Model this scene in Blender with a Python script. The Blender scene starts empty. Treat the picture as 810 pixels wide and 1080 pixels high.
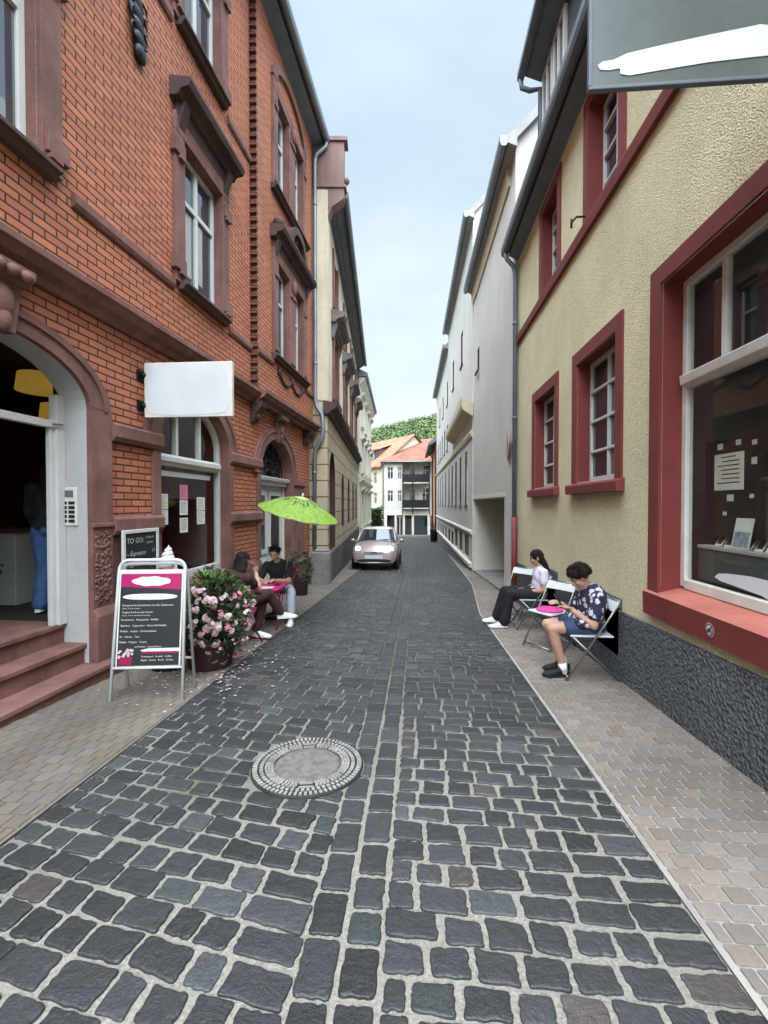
import bpy, bmesh, math, random
from mathutils import Vector, Matrix, noise as mnoise
from mathutils.geometry import tessellate_polygon
rnd = random.Random(11)
U = rnd.uniform
sc = bpy.context.scene
COL = sc.collection
PI = math.pi

# ------------------------------------------------------------------ camera
cd = bpy.data.cameras.new('camera'); cam = bpy.data.objects.new('camera', cd); COL.objects.link(cam)
cam.location = (0, 0, 1.55)
cam.rotation_euler = (math.radians(90 - 0.96), 0, math.radians(4.21))
cd.sensor_fit = 'HORIZONTAL'; cd.sensor_width = 36; cd.lens = 475 / 810 * 36
cd.clip_start = 0.05; cd.clip_end = 2000
sc.camera = cam

# ------------------------------------------------------------------ world, sun, exposure
w = bpy.data.worlds.new('World'); sc.world = w; w.use_nodes = True
nt = w.node_tree; nt.nodes.clear(); N = nt.nodes.new; K = nt.links.new
SUN_EL, SUN_AZ = math.radians(62), math.radians(184)
sky = N('ShaderNodeTexSky'); sky.sky_type = 'NISHITA'; sky.sun_disc = False
sky.sun_elevation = SUN_EL; sky.sun_rotation = SUN_AZ; sky.air_density = 1.0; sky.dust_density = 1.5
tc = N('ShaderNodeTexCoord')
mp = N('ShaderNodeMapping'); mp.inputs['Scale'].default_value = (1.0, 1.0, 2.6); mp.inputs['Location'].default_value = (0.35, 0.1, 0.2)
K(tc.outputs['Generated'], mp.inputs['Vector'])
nz = N('ShaderNodeTexNoise'); nz.inputs['Scale'].default_value = 1.7; nz.inputs['Detail'].default_value = 5; nz.inputs['Roughness'].default_value = .52
K(mp.outputs[0], nz.inputs['Vector'])
rp = N('ShaderNodeValToRGB'); rp.color_ramp.elements[0].position = .33; rp.color_ramp.elements[0].color = (.74, .74, .74, 1)
rp.color_ramp.elements[1].position = .66; rp.color_ramp.elements[1].color = (.97, .97, .97, 1)
K(nz.outputs['Fac'], rp.inputs[0])
nz2 = N('ShaderNodeTexNoise'); nz2.inputs['Scale'].default_value = 3.2; nz2.inputs['Detail'].default_value = 6
K(mp.outputs[0], nz2.inputs['Vector'])
cl = N('ShaderNodeMix'); cl.data_type = 'RGBA'
cl.inputs[6].default_value = (4.1, 5.1, 6.2, 1); cl.inputs[7].default_value = (6.0, 6.8, 7.1, 1)
sxz = N('ShaderNodeSeparateXYZ'); K(tc.outputs['Generated'], sxz.inputs[0])
lo = N('ShaderNodeMapRange'); lo.inputs[1].default_value = .62; lo.inputs[2].default_value = .18; lo.inputs[3].default_value = -.30; lo.inputs[4].default_value = .55; K(sxz.outputs[2], lo.inputs[0])
am = N('ShaderNodeMath'); am.operation = 'ADD'; am.use_clamp = True; K(nz2.outputs['Fac'], am.inputs[0]); K(lo.outputs[0], am.inputs[1]); K(am.outputs[0], cl.inputs[0])
mx = N('ShaderNodeMix'); mx.data_type = 'RGBA'
K(rp.outputs[0], mx.inputs[0]); K(sky.outputs[0], mx.inputs[6]); K(cl.outputs[2], mx.inputs[7])
# extra brightness added to the unseen sky overhead, to light the street walls
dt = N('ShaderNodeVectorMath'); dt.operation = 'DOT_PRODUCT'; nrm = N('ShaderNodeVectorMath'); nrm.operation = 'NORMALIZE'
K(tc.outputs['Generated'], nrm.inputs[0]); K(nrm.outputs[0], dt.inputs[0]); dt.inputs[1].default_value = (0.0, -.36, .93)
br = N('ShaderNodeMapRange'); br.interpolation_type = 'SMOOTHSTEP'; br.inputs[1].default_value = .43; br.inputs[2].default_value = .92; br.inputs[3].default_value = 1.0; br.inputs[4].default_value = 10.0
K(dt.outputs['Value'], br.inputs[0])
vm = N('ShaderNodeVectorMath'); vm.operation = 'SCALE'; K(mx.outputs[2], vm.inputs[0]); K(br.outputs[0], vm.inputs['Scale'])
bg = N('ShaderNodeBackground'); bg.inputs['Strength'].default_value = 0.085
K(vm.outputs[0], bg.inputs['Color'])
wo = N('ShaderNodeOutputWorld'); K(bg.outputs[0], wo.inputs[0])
sd = bpy.data.lights.new('sun', 'SUN'); sd.energy = 1.7; sd.angle = math.radians(90); sd.color = (1, .95, .87)
so = bpy.data.objects.new('sun', sd); COL.objects.link(so)
so.rotation_euler = (PI / 2 - SUN_EL, 0, PI - SUN_AZ + 0.0)
sc.view_settings.view_transform = 'Standard'; sc.view_settings.look = 'None'
sc.view_settings.exposure = 1.0; sc.view_settings.gamma = 1.0; sc.view_settings.use_curve_mapping = False
sc.cycles.max_bounces = 6; sc.cycles.transparent_max_bounces = 8; sc.cycles.caustics_reflective = False; sc.cycles.caustics_refractive = False

# ------------------------------------------------------------------ helpers
def gz(y):
    if y < 28: return -0.048 * y
    if y < 60: return -1.344 - 0.02 * (y - 28)
    return -1.984
ORG = {}

class Fr:                                   # a wall plane: s along, z up, o outwards
    def __init__(f, x, y, dx, dy, side):
        l = math.hypot(dx, dy); f.p = Vector((x, y, 0)); f.d = Vector((dx / l, dy / l, 0))
        f.n = Vector((f.d.y, -f.d.x, 0)) * side
    def __call__(f, s, z, o=0.0):
        v = f.p + f.d * s + f.n * o; return Vector((v.x, v.y, z))

class MB:
    def __init__(m): m.v = []; m.f = []; m.mi = []; m.sm = []; m.cur = 0; m.tint = None
    def add(m, vs, fs, smooth=False):
        b = len(m.v); m.v += [Vector(q) for q in vs]
        for f in fs: m.f.append([b + i for i in f]); m.mi.append(m.cur); m.sm.append(smooth)
        return m
    def box(m, x0, x1, y0, y1, z0, z1):
        P = [(x0,y0,z0),(x1,y0,z0),(x1,y1,z0),(x0,y1,z0),(x0,y0,z1),(x1,y0,z1),(x1,y1,z1),(x0,y1,z1)]
        return m.add(P, [(0,3,2,1),(4,5,6,7),(0,1,5,4),(1,2,6,5),(2,3,7,6),(3,0,4,7)])
    def fbox(m, F, s0, s1, z0, z1, o0, o1):
        P = [F(s0,z0,o0),F(s1,z0,o0),F(s1,z0,o1),F(s0,z0,o1),F(s0,z1,o0),F(s1,z1,o0),F(s1,z1,o1),F(s0,z1,o1)]
        return m.add(P, [(0,3,2,1),(4,5,6,7),(0,1,5,4),(1,2,6,5),(2,3,7,6),(3,0,4,7)])
    def profile(m, F, s0, s1, prof):        # moulding: closed (o, z) outline swept from s0 to s1
        n = len(prof)
        P = [F(s0, z, o) for o, z in prof] + [F(s1, z, o) for o, z in prof]
        return m.add(P, [(i, (i+1) % n, n + (i+1) % n, n + i) for i in range(n)] + [tuple(range(n))[::-1], tuple(range(n, 2*n))])
    def prism(m, F, pts, o0, o1):           # (s, z) outline with thickness
        n = len(pts); P = [F(s, z, o0) for s, z in pts] + [F(s, z, o1) for s, z in pts]
        return m.add(P, [(i, (i+1) % n, n + (i+1) % n, n + i) for i in range(n)] + [tuple(range(n))[::-1], tuple(range(n, 2*n))])
    def facade(m, F, outline, holes, o=0.0, depth=.2, back=False):
        loops = [outline] + holes; vs = []; off = []
        for L in loops: off.append(len(vs)); vs += [F(s, z, o) for s, z in L]
        tri = tessellate_polygon([[Vector((s, z, 0)) for s, z in L] for L in loops])
        m.add(vs, [tuple(t) for t in tri])
        for L in holes: m.reveal(F, L, o, o - depth)
        return m
    def reveal(m, F, L, o0, o1):
        n = len(L); P = [F(s, z, o0) for s, z in L] + [F(s, z, o1) for s, z in L]
        m.add(P, [(i, (i+1) % n, n + (i+1) % n, n + i) for i in range(n)])
    def ring(m, F, inner, outer, o0, o1):   # band between two equal-length open polylines
        n = len(inner)
        for i in range(n - 1):
            a, b, c, d = inner[i], inner[i+1], outer[i+1], outer[i]
            P = [F(*q, o0) for q in (a, b, c, d)] + [F(*q, o1) for q in (a, b, c, d)]
            fs = [(4,5,6,7),(0,1,5,4),(2,3,7,6)]
            if i == 0: fs.append((3,0,4,7))
            if i == n - 2: fs.append((1,2,6,5))
            m.add(P, fs)
        return m
    def tube(m, pts, r, n=8, r2=None, cap=True):
        pts = [Vector(p) for p in pts]; k = len(pts); vs = []; pu = None
        for i, p in enumerate(pts):
            t = (pts[min(i+1, k-1)] - pts[max(i-1, 0)]).normalized()
            if pu is None:
                a = Vector((0,0,1)) if abs(t.z) < .9 else Vector((1,0,0)); u = t.cross(a).normalized()
            else: u = (pu - t * pu.dot(t)).normalized()
            pu = u; q = t.cross(u)
            rr = r if r2 is None else r + (r2 - r) * i / (k - 1)
            if isinstance(r, (list, tuple)): rr = r[i]
            vs += [p + (u * math.cos(2*PI*j/n) + q * math.sin(2*PI*j/n)) * rr for j in range(n)]
        fs = [(i*n+j, i*n+(j+1) % n, (i+1)*n+(j+1) % n, (i+1)*n+j) for i in range(k-1) for j in range(n)]
        if cap: fs += [tuple(range(n))[::-1], tuple(range((k-1)*n, k*n))]
        return m.add(vs, fs, True)
    def ball(m, c, r, rot=None, nu=14, nv=9):
        if not isinstance(r, (list, tuple)): r = (r, r, r)
        c = Vector(c); vs = [Vector((0,0,-r[2]))]
        for i in range(1, nv):
            a = -PI/2 + PI*i/nv
            vs += [Vector((r[0]*math.cos(a)*math.cos(2*PI*j/nu), r[1]*math.cos(a)*math.sin(2*PI*j/nu), r[2]*math.sin(a))) for j in range(nu)]
        vs.append(Vector((0,0,r[2])))
        if rot is not None: vs = [rot @ q for q in vs]
        fs = [(0, 1+(j+1) % nu, 1+j) for j in range(nu)]
        for i in range(nv-2): fs += [(1+i*nu+j, 1+i*nu+(j+1) % nu, 1+(i+1)*nu+(j+1) % nu, 1+(i+1)*nu+j) for j in range(nu)]
        t = len(vs)-1; b = 1+(nv-2)*nu
        fs += [(b+j, b+(j+1) % nu, t) for j in range(nu)]
        return m.add([c+q for q in vs], fs, True)
    def cone(m, p, q, r1, r2, n=12):        # limb segment with round ends
        p, q = Vector(p), Vector(q)
        m.tube([p, p.lerp(q, .5), q], [r1, (r1+r2)/2, r2], n); m.ball(p, r1, None, 10, 6); m.ball(q, r2, None, 10, 6); return m
    def limb(m, *a):                        # (point, radius) pairs
        for (p, r1), (q, r2) in zip(a, a[1:]): m.cone(p, q, r1, r2)
        return m
    def lathe(m, c, prof, n=24, sq=None):
        c = Vector(c); vs = []
        for r, z in prof: vs += [c + Vector((r*math.cos(2*PI*j/n), r*math.sin(2*PI*j/n), z)) for j in range(n)]
        k = len(prof)
        fs = [(i*n+j, i*n+(j+1) % n, (i+1)*n+(j+1) % n, (i+1)*n+j) for i in range(k-1) for j in range(n)]
        fs += [tuple(range(n))[::-1], tuple(range((k-1)*n, k*n))]
        return m.add(vs, fs, True)
    def build(m, name, mat, parent=None, bevel=0, smooth=None, org=None):
        if parent is not None: o0 = ORG[parent.name]
        elif org is not None: o0 = Vector(org)
        else:
            xs = [q.x for q in m.v]; ys = [q.y for q in m.v]; zs = [q.z for q in m.v]
            o0 = Vector(((min(xs)+max(xs))/2, (min(ys)+max(ys))/2, min(zs)))
        me = bpy.data.meshes.new(name); me.from_pydata([q - o0 for q in m.v], [], m.f)
        mats = mat if isinstance(mat, (list, tuple)) else [mat]
        for q in mats: me.materials.append(q)
        me.polygons.foreach_set('material_index', m.mi)
        me.polygons.foreach_set('use_smooth', m.sm if smooth is None else [smooth]*len(m.f))
        if m.tint is not None:
            at = me.color_attributes.new('tint', 'FLOAT_COLOR', 'POINT')
            at.data.foreach_set('color', [x for t in m.tint for x in (t[0], t[1], t[2], 1)])
        me.update()
        ob = bpy.data.objects.new(name, me); COL.objects.link(ob)
        if parent is not None: ob.parent = parent
        else: ob.location = o0
        ORG[ob.name] = o0
        if bevel:
            b = ob.modifiers.new('bevel', 'BEVEL'); b.width = bevel; b.segments = 2; b.limit_method = 'ANGLE'; b.angle_limit = math.radians(40)
        return ob

def thing(name, label, cat, loc, group=None):
    o = bpy.data.objects.new(name, None); COL.objects.link(o); o.location = loc; o.empty_display_size = .2
    ORG[o.name] = Vector(loc); return tag(o, label, cat, group)
def tag(o, label, cat, group=None, kind=None):
    o['label'] = label; o['category'] = cat
    if group: o['group'] = group
    if kind: o['kind'] = kind
    return o
def struct(o): o['kind'] = 'structure'; return o
def copy_tree(o, parent=None):
    c = o.copy(); COL.objects.link(c); c.parent = parent
    for ch in list(o.children): copy_tree(ch, c)
    return c
def remesh(ob, voxel, smooth=3):            # one continuous surface out of overlapping volumes
    r = ob.modifiers.new('r', 'REMESH'); r.mode = 'VOXEL'; r.voxel_size = voxel; r.use_smooth_shade = True
    s = ob.modifiers.new('s', 'SMOOTH'); s.iterations = smooth; s.factor = .5
    dg = bpy.context.evaluated_depsgraph_get(); dg.update()
    me = bpy.data.meshes.new_from_object(ob.evaluated_get(dg)); old = ob.data
    ob.modifiers.clear(); ob.data = me
    if not len(me.materials):
        for q in old.materials: me.materials.append(q)
    me.name = old.name
    return ob
def wrinkle(ob, amp=.006, f=(17, 17, 9)):   # cloth folds as real relief
    me = ob.data; nr = [v.normal.copy() for v in me.vertices]; o = ORG[ob.name]
    for v, n in zip(me.vertices, nr):
        q = v.co + o; k = mnoise.noise(Vector((q.x*f[0]+q.z*5, q.y*f[1]+q.z*3, q.z*f[2]))) + .5*mnoise.noise(Vector((q.x*38, q.y*38, q.z*24)))
        v.co += n*k*amp
    me.update()
def arch(s0, s1, z0, zs, zt, n=14):         # opening with an elliptic head
    c, a = (s0+s1)/2, (s1-s0)/2
    return [(s0, z0), (s1, z0)] + [(c + a*math.cos(PI*i/n), zs + (zt-zs)*math.sin(PI*i/n)) for i in range(n+1)]
def arcline(c, a, zs, rise, n=16): return [(c + a*math.cos(PI*i/n), zs + rise*math.sin(PI*i/n)) for i in range(n+1)]
def rect(s0, s1, z0, z1): return [(s0,z0),(s1,z0),(s1,z1),(s0,z1)]

# ------------------------------------------------------------------ materials
def newmat(name):
    m = bpy.data.materials.new(name); m.use_nodes = True; t = m.node_tree; t.nodes.clear()
    b = t.nodes.new('ShaderNodeBsdfPrincipled'); o = t.nodes.new('ShaderNodeOutputMaterial'); t.links.new(b.outputs[0], o.inputs[0])
    return m, t, b
def geo(t): return t.nodes.new('ShaderNodeNewGeometry').outputs['Position']
def noise(t, vec, scale, detail=5, rough=.6):
    n = t.nodes.new('ShaderNodeTexNoise'); n.inputs['Scale'].default_value = scale; n.inputs['Detail'].default_value = detail; n.inputs['Roughness'].default_value = rough
    t.links.new(vec, n.inputs['Vector']); return n.outputs['Fac']
def ramp(t, fac, a, b, ca=(0,0,0,1), cb=(1,1,1,1)):
    r = t.nodes.new('ShaderNodeValToRGB'); e = r.color_ramp.elements
    e[0].position, e[1].position = a, b; e[0].color, e[1].color = ca, cb; t.links.new(fac, r.inputs[0]); return r.outputs[0]
def mixc(t, fac, a, b, mode='MIX'):
    m = t.nodes.new('ShaderNodeMix'); m.data_type = 'RGBA'; m.blend_type = mode
    for i, q in ((0, fac), (6, a), (7, b)):
        if isinstance(q, (int, float)): m.inputs[i].default_value = q
        elif isinstance(q, (tuple, list)): m.inputs[i].default_value = tuple(q)[:3] + (1,)
        else: t.links.new(q, m.inputs[i])
    return m.outputs[2]
def bumpn(t, b, h, strength=.5, dist=.01, prev=None):
    n = t.nodes.new('ShaderNodeBump'); n.inputs['Strength'].default_value = strength; n.inputs['Distance'].default_value = dist
    t.links.new(h, n.inputs['Height'])
    if prev: t.links.new(prev, n.inputs['Normal'])
    t.links.new(n.outputs[0], b.inputs['Normal']); return n.outputs[0]
def sc3(c, k): return tuple(min(1, x*k) for x in c)
def mat(name, col, rough=.8, var=.18, vs=2.5, bump=.15, bs=45., bd=.006, metal=0., spec=.35, col2=None, stain=0., coat=0):
    m, t, b = newmat(name); p = geo(t)
    n1 = ramp(t, noise(t, p, vs), .3, .7); n2 = noise(t, p, vs*14, 3)
    c = mixc(t, n1, sc3(col, 1-var), col2 or sc3(col, 1+var))
    c = mixc(t, var, c, ramp(t, n2, .25, .75, (.35,.35,.35,1), (1,1,1,1)), 'MULTIPLY')
    if stain:                               # rain streaks: noise stretched downwards
        mp = t.nodes.new('ShaderNodeMapping'); mp.inputs['Scale'].default_value = (3.2, 3.2, .35); t.links.new(p, mp.inputs[0])
        c = mixc(t, stain, c, ramp(t, noise(t, mp.outputs[0], 1.6, 6), .42, .72, (1,1,1,1), (.45,.43,.40,1)), 'MULTIPLY')
    t.links.new(c, b.inputs['Base Color'])
    b.inputs['Metallic'].default_value = metal; b.inputs['Specular IOR Level'].default_value = spec
    rr = t.nodes.new('ShaderNodeMapRange'); rr.inputs[3].default_value = max(.02, rough-.12); rr.inputs[4].default_value = min(1, rough+.1)
    t.links.new(n2, rr.inputs[0]); t.links.new(rr.outputs[0], b.inputs['Roughness'])
    if coat: b.inputs['Coat Weight'].default_value = coat; b.inputs['Coat Roughness'].default_value = .05
    if bump: bumpn(t, b, noise(t, p, bs, 4), bump, bd)
    return m
def wallvec(t):                             # (x+y, z): unrolls walls that run along the street or across it
    s = t.nodes.new('ShaderNodeSeparateXYZ'); t.links.new(geo(t), s.inputs[0])
    a = t.nodes.new('ShaderNodeMath'); t.links.new(s.outputs[0], a.inputs[0]); t.links.new(s.outputs[1], a.inputs[1])
    c = t.nodes.new('ShaderNodeCombineXYZ'); t.links.new(a.outputs[0], c.inputs[0]); t.links.new(s.outputs[2], c.inputs[1]); return c.outputs[0]
def brick(name, c1, c2, cm, bw, rh, ms, rough=.8, bump=.6, bd=.006, off=.5, vec=None, zs=1., var=.25, bias=0.):
    m, t, b = newmat(name); p = geo(t); v = wallvec(t)
    if zs != 1:
        mp = t.nodes.new('ShaderNodeMapping'); mp.inputs['Scale'].default_value = (1, zs, 1); t.links.new(v, mp.inputs[0]); v = mp.outputs[0]
    # slight waviness so courses are not ruler straight
    nn = t.nodes.new('ShaderNodeTexNoise'); nn.inputs['Scale'].default_value = 2.2; t.links.new(p, nn.inputs['Vector'])
    va = t.nodes.new('ShaderNodeVectorMath'); va.operation = 'MULTIPLY_ADD'; va.inputs[1].default_value = (ms*.8, ms*.8, 0)
    t.links.new(nn.outputs['Color'], va.inputs[0]); t.links.new(v, va.inputs[2])
    k = t.nodes.new('ShaderNodeTexBrick'); k.offset = off; k.inputs['Scale'].default_value = 1
    k.inputs['Brick Width'].default_value = bw; k.inputs['Row Height'].default_value = rh; k.inputs['Mortar Size'].default_value = ms
    k.inputs['Mortar Smooth'].default_value = .25; k.inputs['Bias'].default_value = bias
    for q, c in (('Color1', c1), ('Color2', c2), ('Mortar', cm)): k.inputs[q].default_value = tuple(c) + (1,)
    t.links.new(va.outputs[0], k.inputs['Vector'])
    c = mixc(t, var, k.outputs['Color'], ramp(t, noise(t, p, 1.1, 6), .3, .72, (.35,.33,.33,1), (1.0,1.0,1.0,1)), 'MULTIPLY')
    c = mixc(t, var*.8, c, ramp(t, noise(t, p, 30, 4), .3, .7, (.4,.4,.4,1), (1,1,1,1)), 'MULTIPLY')
    t.links.new(c, b.inputs['Base Color']); b.inputs['Roughness'].default_value = rough; b.inputs['Specular IOR Level'].default_value = .3
    inv = t.nodes.new('ShaderNodeMath'); inv.operation = 'SUBTRACT'; inv.inputs[0].default_value = 1; t.links.new(k.outputs['Fac'], inv.inputs[1])
    pr = bumpn(t, b, inv.outputs[0], bump, bd); bumpn(t, b, noise(t, p, 90, 3), .25, .003, pr)
    return m
def roughcast(name, col, scale=55, strength=.9, dist=.02, rough=.95, var=.14, dark=None, streak=.2):
    m, t, b = newmat(name); p = geo(t)
    vo = t.nodes.new('ShaderNodeTexVoronoi'); vo.inputs['Scale'].default_value = scale; vo.feature = 'SMOOTH_F1'; t.links.new(p, vo.inputs['Vector'])
    n = noise(t, p, scale*.8, 4); h = t.nodes.new('ShaderNodeMath'); h.operation = 'SUBTRACT'; t.links.new(n, h.inputs[0]); t.links.new(vo.outputs['Distance'], h.inputs[1])
    c = mixc(t, ramp(t, noise(t, p, .9, 6), .3, .7), sc3(col, 1-var), sc3(col, 1+var*.6))
    c = mixc(t, .55, c, ramp(t, h.outputs[0], -.25, .25, tuple(dark or (.5,.48,.44)) + (1,), (1,1,1,1)), 'MULTIPLY')
    mp = t.nodes.new('ShaderNodeMapping'); mp.inputs['Scale'].default_value = (3.5, 3.5, .28); t.links.new(p, mp.inputs[0])
    c = mixc(t, streak, c, ramp(t, noise(t, mp.outputs[0], 1.3, 6), .48, .72, (1,1,1,1), (.52,.50,.46,1)), 'MULTIPLY')     # rain streaks
    t.links.new(c, b.inputs['Base Color']); b.inputs['Roughness'].default_value = rough; b.inputs['Specular IOR Level'].default_value = .2
    bumpn(t, b, h.outputs[0], strength, dist); return m
def glassy(name, col=(.02,.025,.03), ior=1.9, rough=.02):
    m, t, b = newmat(name); b.inputs['Base Color'].default_value = col + (1,); b.inputs['Roughness'].default_value = rough; b.inputs['IOR'].default_value = ior
    bumpn(t, b, noise(t, geo(t), 1.3, 2), .06, .02); return m
def clear(name, tint=(.86,.9,.88), ior=1.52):
    m, t, b = newmat(name); t.nodes.remove(b); o = [q for q in t.nodes if q.type == 'OUTPUT_MATERIAL'][0]
    tr = t.nodes.new('ShaderNodeBsdfTransparent'); tr.inputs[0].default_value = tint + (1,)
    gl = t.nodes.new('ShaderNodeBsdfGlossy'); gl.inputs['Roughness'].default_value = 0; gl.inputs[0].default_value = (.95,.97,.97,1)
    def mt(op, *a):
        n = t.nodes.new('ShaderNodeMath'); n.operation = op; n.use_clamp = op == 'MULTIPLY_ADD'
        for i, q in enumerate(a):
            if isinstance(q, (int, float)): n.inputs[i].default_value = q
            else: t.links.new(q, n.inputs[i])
        return n
    g_ = t.nodes.new('ShaderNodeNewGeometry'); d_ = t.nodes.new('ShaderNodeVectorMath'); d_.operation = 'DOT_PRODUCT'; t.links.new(g_.outputs['Normal'], d_.inputs[0]); t.links.new(g_.outputs['Incoming'], d_.inputs[1])
    ab_ = mt('ABSOLUTE', d_.outputs['Value']); pw = mt('POWER', mt('SUBTRACT', 1.0, ab_.outputs[0]).outputs[0], 5.0); mu = mt('MULTIPLY_ADD', pw.outputs[0], .92, .08)  # Schlick, both faces of the pane
    mx = t.nodes.new('ShaderNodeMixShader'); t.links.new(mu.outputs[0], mx.inputs[0]); t.links.new(tr.outputs[0], mx.inputs[1]); t.links.new(gl.outputs[0], mx.inputs[2])
    t.links.new(mx.outputs[0], o.inputs[0]); return m
def emit(name, col, s):
    m, t, b = newmat(name); b.inputs['Base Color'].default_value = col + (1,); b.inputs['Emission Color'].default_value = col + (1,); b.inputs['Emission Strength'].default_value = s
    b.inputs['Roughness'].default_value = .2; return m
def tinted(name, rough, spec, bump=.3, bs=70., bd=.003, speck=.3):
    m, t, b = newmat(name); p = geo(t)
    a = t.nodes.new('ShaderNodeVertexColor'); a.layer_name = 'tint'
    c = mixc(t, speck, a.outputs[0], ramp(t, noise(t, p, 55, 5, .7), .3, .72, (.35,.35,.36,1), (1,1,1,1)), 'MULTIPLY')
    c = mixc(t, ramp(t, noise(t, p, 160, 2), .68, .8), c, sc3((.17,.165,.155), 1.0)) if speck > .35 else c
    t.links.new(c, b.inputs['Base Color']); b.inputs['Specular IOR Level'].default_value = spec
    rr = t.nodes.new('ShaderNodeMapRange'); rr.inputs[3].default_value = rough-.14; rr.inputs[4].default_value = rough+.2
    t.links.new(noise(t, p, 9, 4), rr.inputs[0]); t.links.new(rr.outputs[0], b.inputs['Roughness'])
    pr = bumpn(t, b, noise(t, p, 22, 4), bump, bd*3); bumpn(t, b, noise(t, p, 130, 3), bump, bd, pr); return m

M = {}
M['brick'] = brick('red_brick', (.53,.19,.10), (.42,.14,.075), (.06,.03,.022), .255, .0765, .0095, .75, .7, .006)
M['sand'] = mat('red_sandstone', (.205,.097,.08), .88, .32, 2.2, .5, 38, .010, stain=.5)
M['sand_dark'] = mat('weathered_sandstone', (.085,.05,.042), .9, .3, 1.2, .35, 30, .01, stain=.4)
M['whiteplaster'] = mat('white_rough_plaster', (.41,.405,.395), .9, .08, 2, .5, 38, .012, stain=.12)
M['whitepaint'] = mat('white_paint', (.55,.54,.51), .5, .06, 3, .06, 60, .002, stain=.12)
M['glass'] = glassy('dark_window_glass')
M['skyglass'] = glassy('reflecting_window_glass', (.03,.04,.05), 2.6)
M['clear'] = clear('shop_window_glass')
M['zinc'] = mat('zinc', (.20,.215,.225), .5, .2, 2, .05, 40, .003, .55)
M['slate'] = brick('slate_shingles', (.055,.062,.07), (.085,.092,.10), (.02,.02,.022), .3, .14, .008, .6, .5, .006)
M['soffit'] = mat('grey_blue_painted_board', (.125,.148,.165), .6, .15, 3, .1, 30)
M['ochre'] = roughcast('ochre_roughcast', (.88,.785,.515), 95, 1.0, .016, dark=(.5,.48,.44), streak=.10)
M['oxred'] = mat('oxblood_masonry_paint', (.175,.034,.028), .6, .12, 3, .35, 30, .005, stain=.2)
M['salmon'] = mat('salmon_painted_sill', (.43,.135,.10), .6, .15, 4, .3, 30, .004)
M['plinth'] = roughcast('dark_rough_stone_render', (.155,.158,.165), 42, 1., .045, .9, .25, (.3,.3,.3))
M['beige'] = roughcast('pale_beige_render', (.60,.575,.525), 60, .45, .012, .95, .08, (.72,.7,.68))
M['beigesmooth'] = mat('beige_concrete', (.62,.575,.49), .9, .1, 1, .15, 40, .004, stain=.2)
M['darkhood'] = mat('grey_brown_stone', (.17,.14,.128), .9, .25, 2, .4, 30, .008, stain=.4)
M['counterpaint'] = mat('counter_paint', (.30,.31,.29), .6, .1, 3, .05)
M['paleroof'] = mat('pale_fibre_cement', (.33,.32,.30), .9, .15, 2, .2, 30, stain=.3)
M['cream'] = mat('cream_stone', (.56,.48,.34), .9, .1, 1, .15, 30, .004, stain=.2)
M['sandyellow'] = brick('yellow_ashlar', (.50,.41,.27), (.44,.355,.23), (.10,.08,.055), 1.15, .44, .016, .9, .8, .02, var=.3)
M['yellowrender'] = mat('yellow_render', (.55,.48,.35), .95, .14, .8, .25, 25, .008, stain=.3)
M['granite'] = mat('grey_granite', (.20,.185,.17), .85, .3, 3, .5, 26, .012)
M['darkplinth'] = mat('dark_plinth_stone', (.09,.075,.065), .9, .3, 2, .5, 20, .015)
M['palestucco'] = mat('pale_stucco', (.60,.56,.47), .9, .1, 1, .2, 25, .006, stain=.25)
M['fargrey'] = mat('white_render', (.50,.49,.45), .95, .06, 1, .1, 15, .004, stain=.12)
M['farcream'] = mat('cream_render', (.52,.48,.36), .95, .06, 1, .1, 15, .004)
M['orangewall'] = mat('orange_render', (.50,.235,.12), .95, .1, 1, .1, 15, .004, stain=.2)
M['tile'] = brick('orange_roof_tiles', (.46,.215,.12), (.38,.16,.09), (.20,.08,.05), .35, .35, .03, .8, .8, .04, zs=1.3)
M['tile_old'] = brick('weathered_red_roof_tiles', (.33,.135,.08), (.25,.105,.065), (.13,.06,.045), .35, .35, .03, .8, .8, .04, zs=1.3, var=.45)
M['black'] = mat('black_paint', (.012,.012,.013), .45, .2, 4, .05, 40)
M['iron'] = mat('black_wrought_iron', (.012,.012,.013), .5, .3, 8, .3, 60, .003, .3)
M['steel'] = mat('grey_tube_steel', (.26,.265,.27), .4, .15, 6, .03, 60, .002, .8)
M['whitemetal'] = mat('white_powder_coat', (.56,.57,.57), .35, .05, 4, .02, 60, .001)
M['board'] = mat('charcoal_print', (.022,.024,.026), .4, .1, 5, .0)
M['magenta'] = mat('magenta_print', (.36,.008,.10), .45, .08, 5, .0)
M['ink'] = mat('white_print', (.58,.60,.60), .5, .03, 5, 0)
M['inkgrey'] = mat('pale_grey_print', (.5,.49,.47), .6, .1, 5, 0)
M['chalkboard'] = mat('chalkboard', (.016,.018,.018), .75, .4, 7, .05)
M['paper'] = mat('paper', (.68,.66,.58), .9, .08, 6, .03)
M['pinkpaper'] = mat('pink_paper', (.62,.2,.32), .9, .08, 6, .03)
M['signgrey'] = mat('dark_grey_sign_panel', (.105,.12,.118), .38, .14, 1.5, .03, 30, .002)
M['pinktable'] = mat('pink_lacquer', (.50,.02,.15), .35, .08, 5, .03, 40, .001)
M['pinkchair'] = mat('magenta_lacquer', (.26,.008,.06), .45, .15, 5, .03, 40, .001)
M['cushion'] = mat('pink_felt', (.62,.05,.25), .95, .08, 12, .3, 150, .002)
M['skin'] = mat('skin', (.43,.245,.17), .5, .08, 10, .05, 90, .001)
M['hair'] = mat('dark_hair', (.016,.012,.010), .75, .4, 60, .9, 140, .008, spec=.15)
M['blackcloth'] = mat('black_cloth', (.012,.012,.014), .9, .25, 9, .4, 14, .012)
M['browncloth'] = mat('dark_brown_cloth', (.045,.017,.015), .9, .25, 9, .4, 14, .012)
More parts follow.
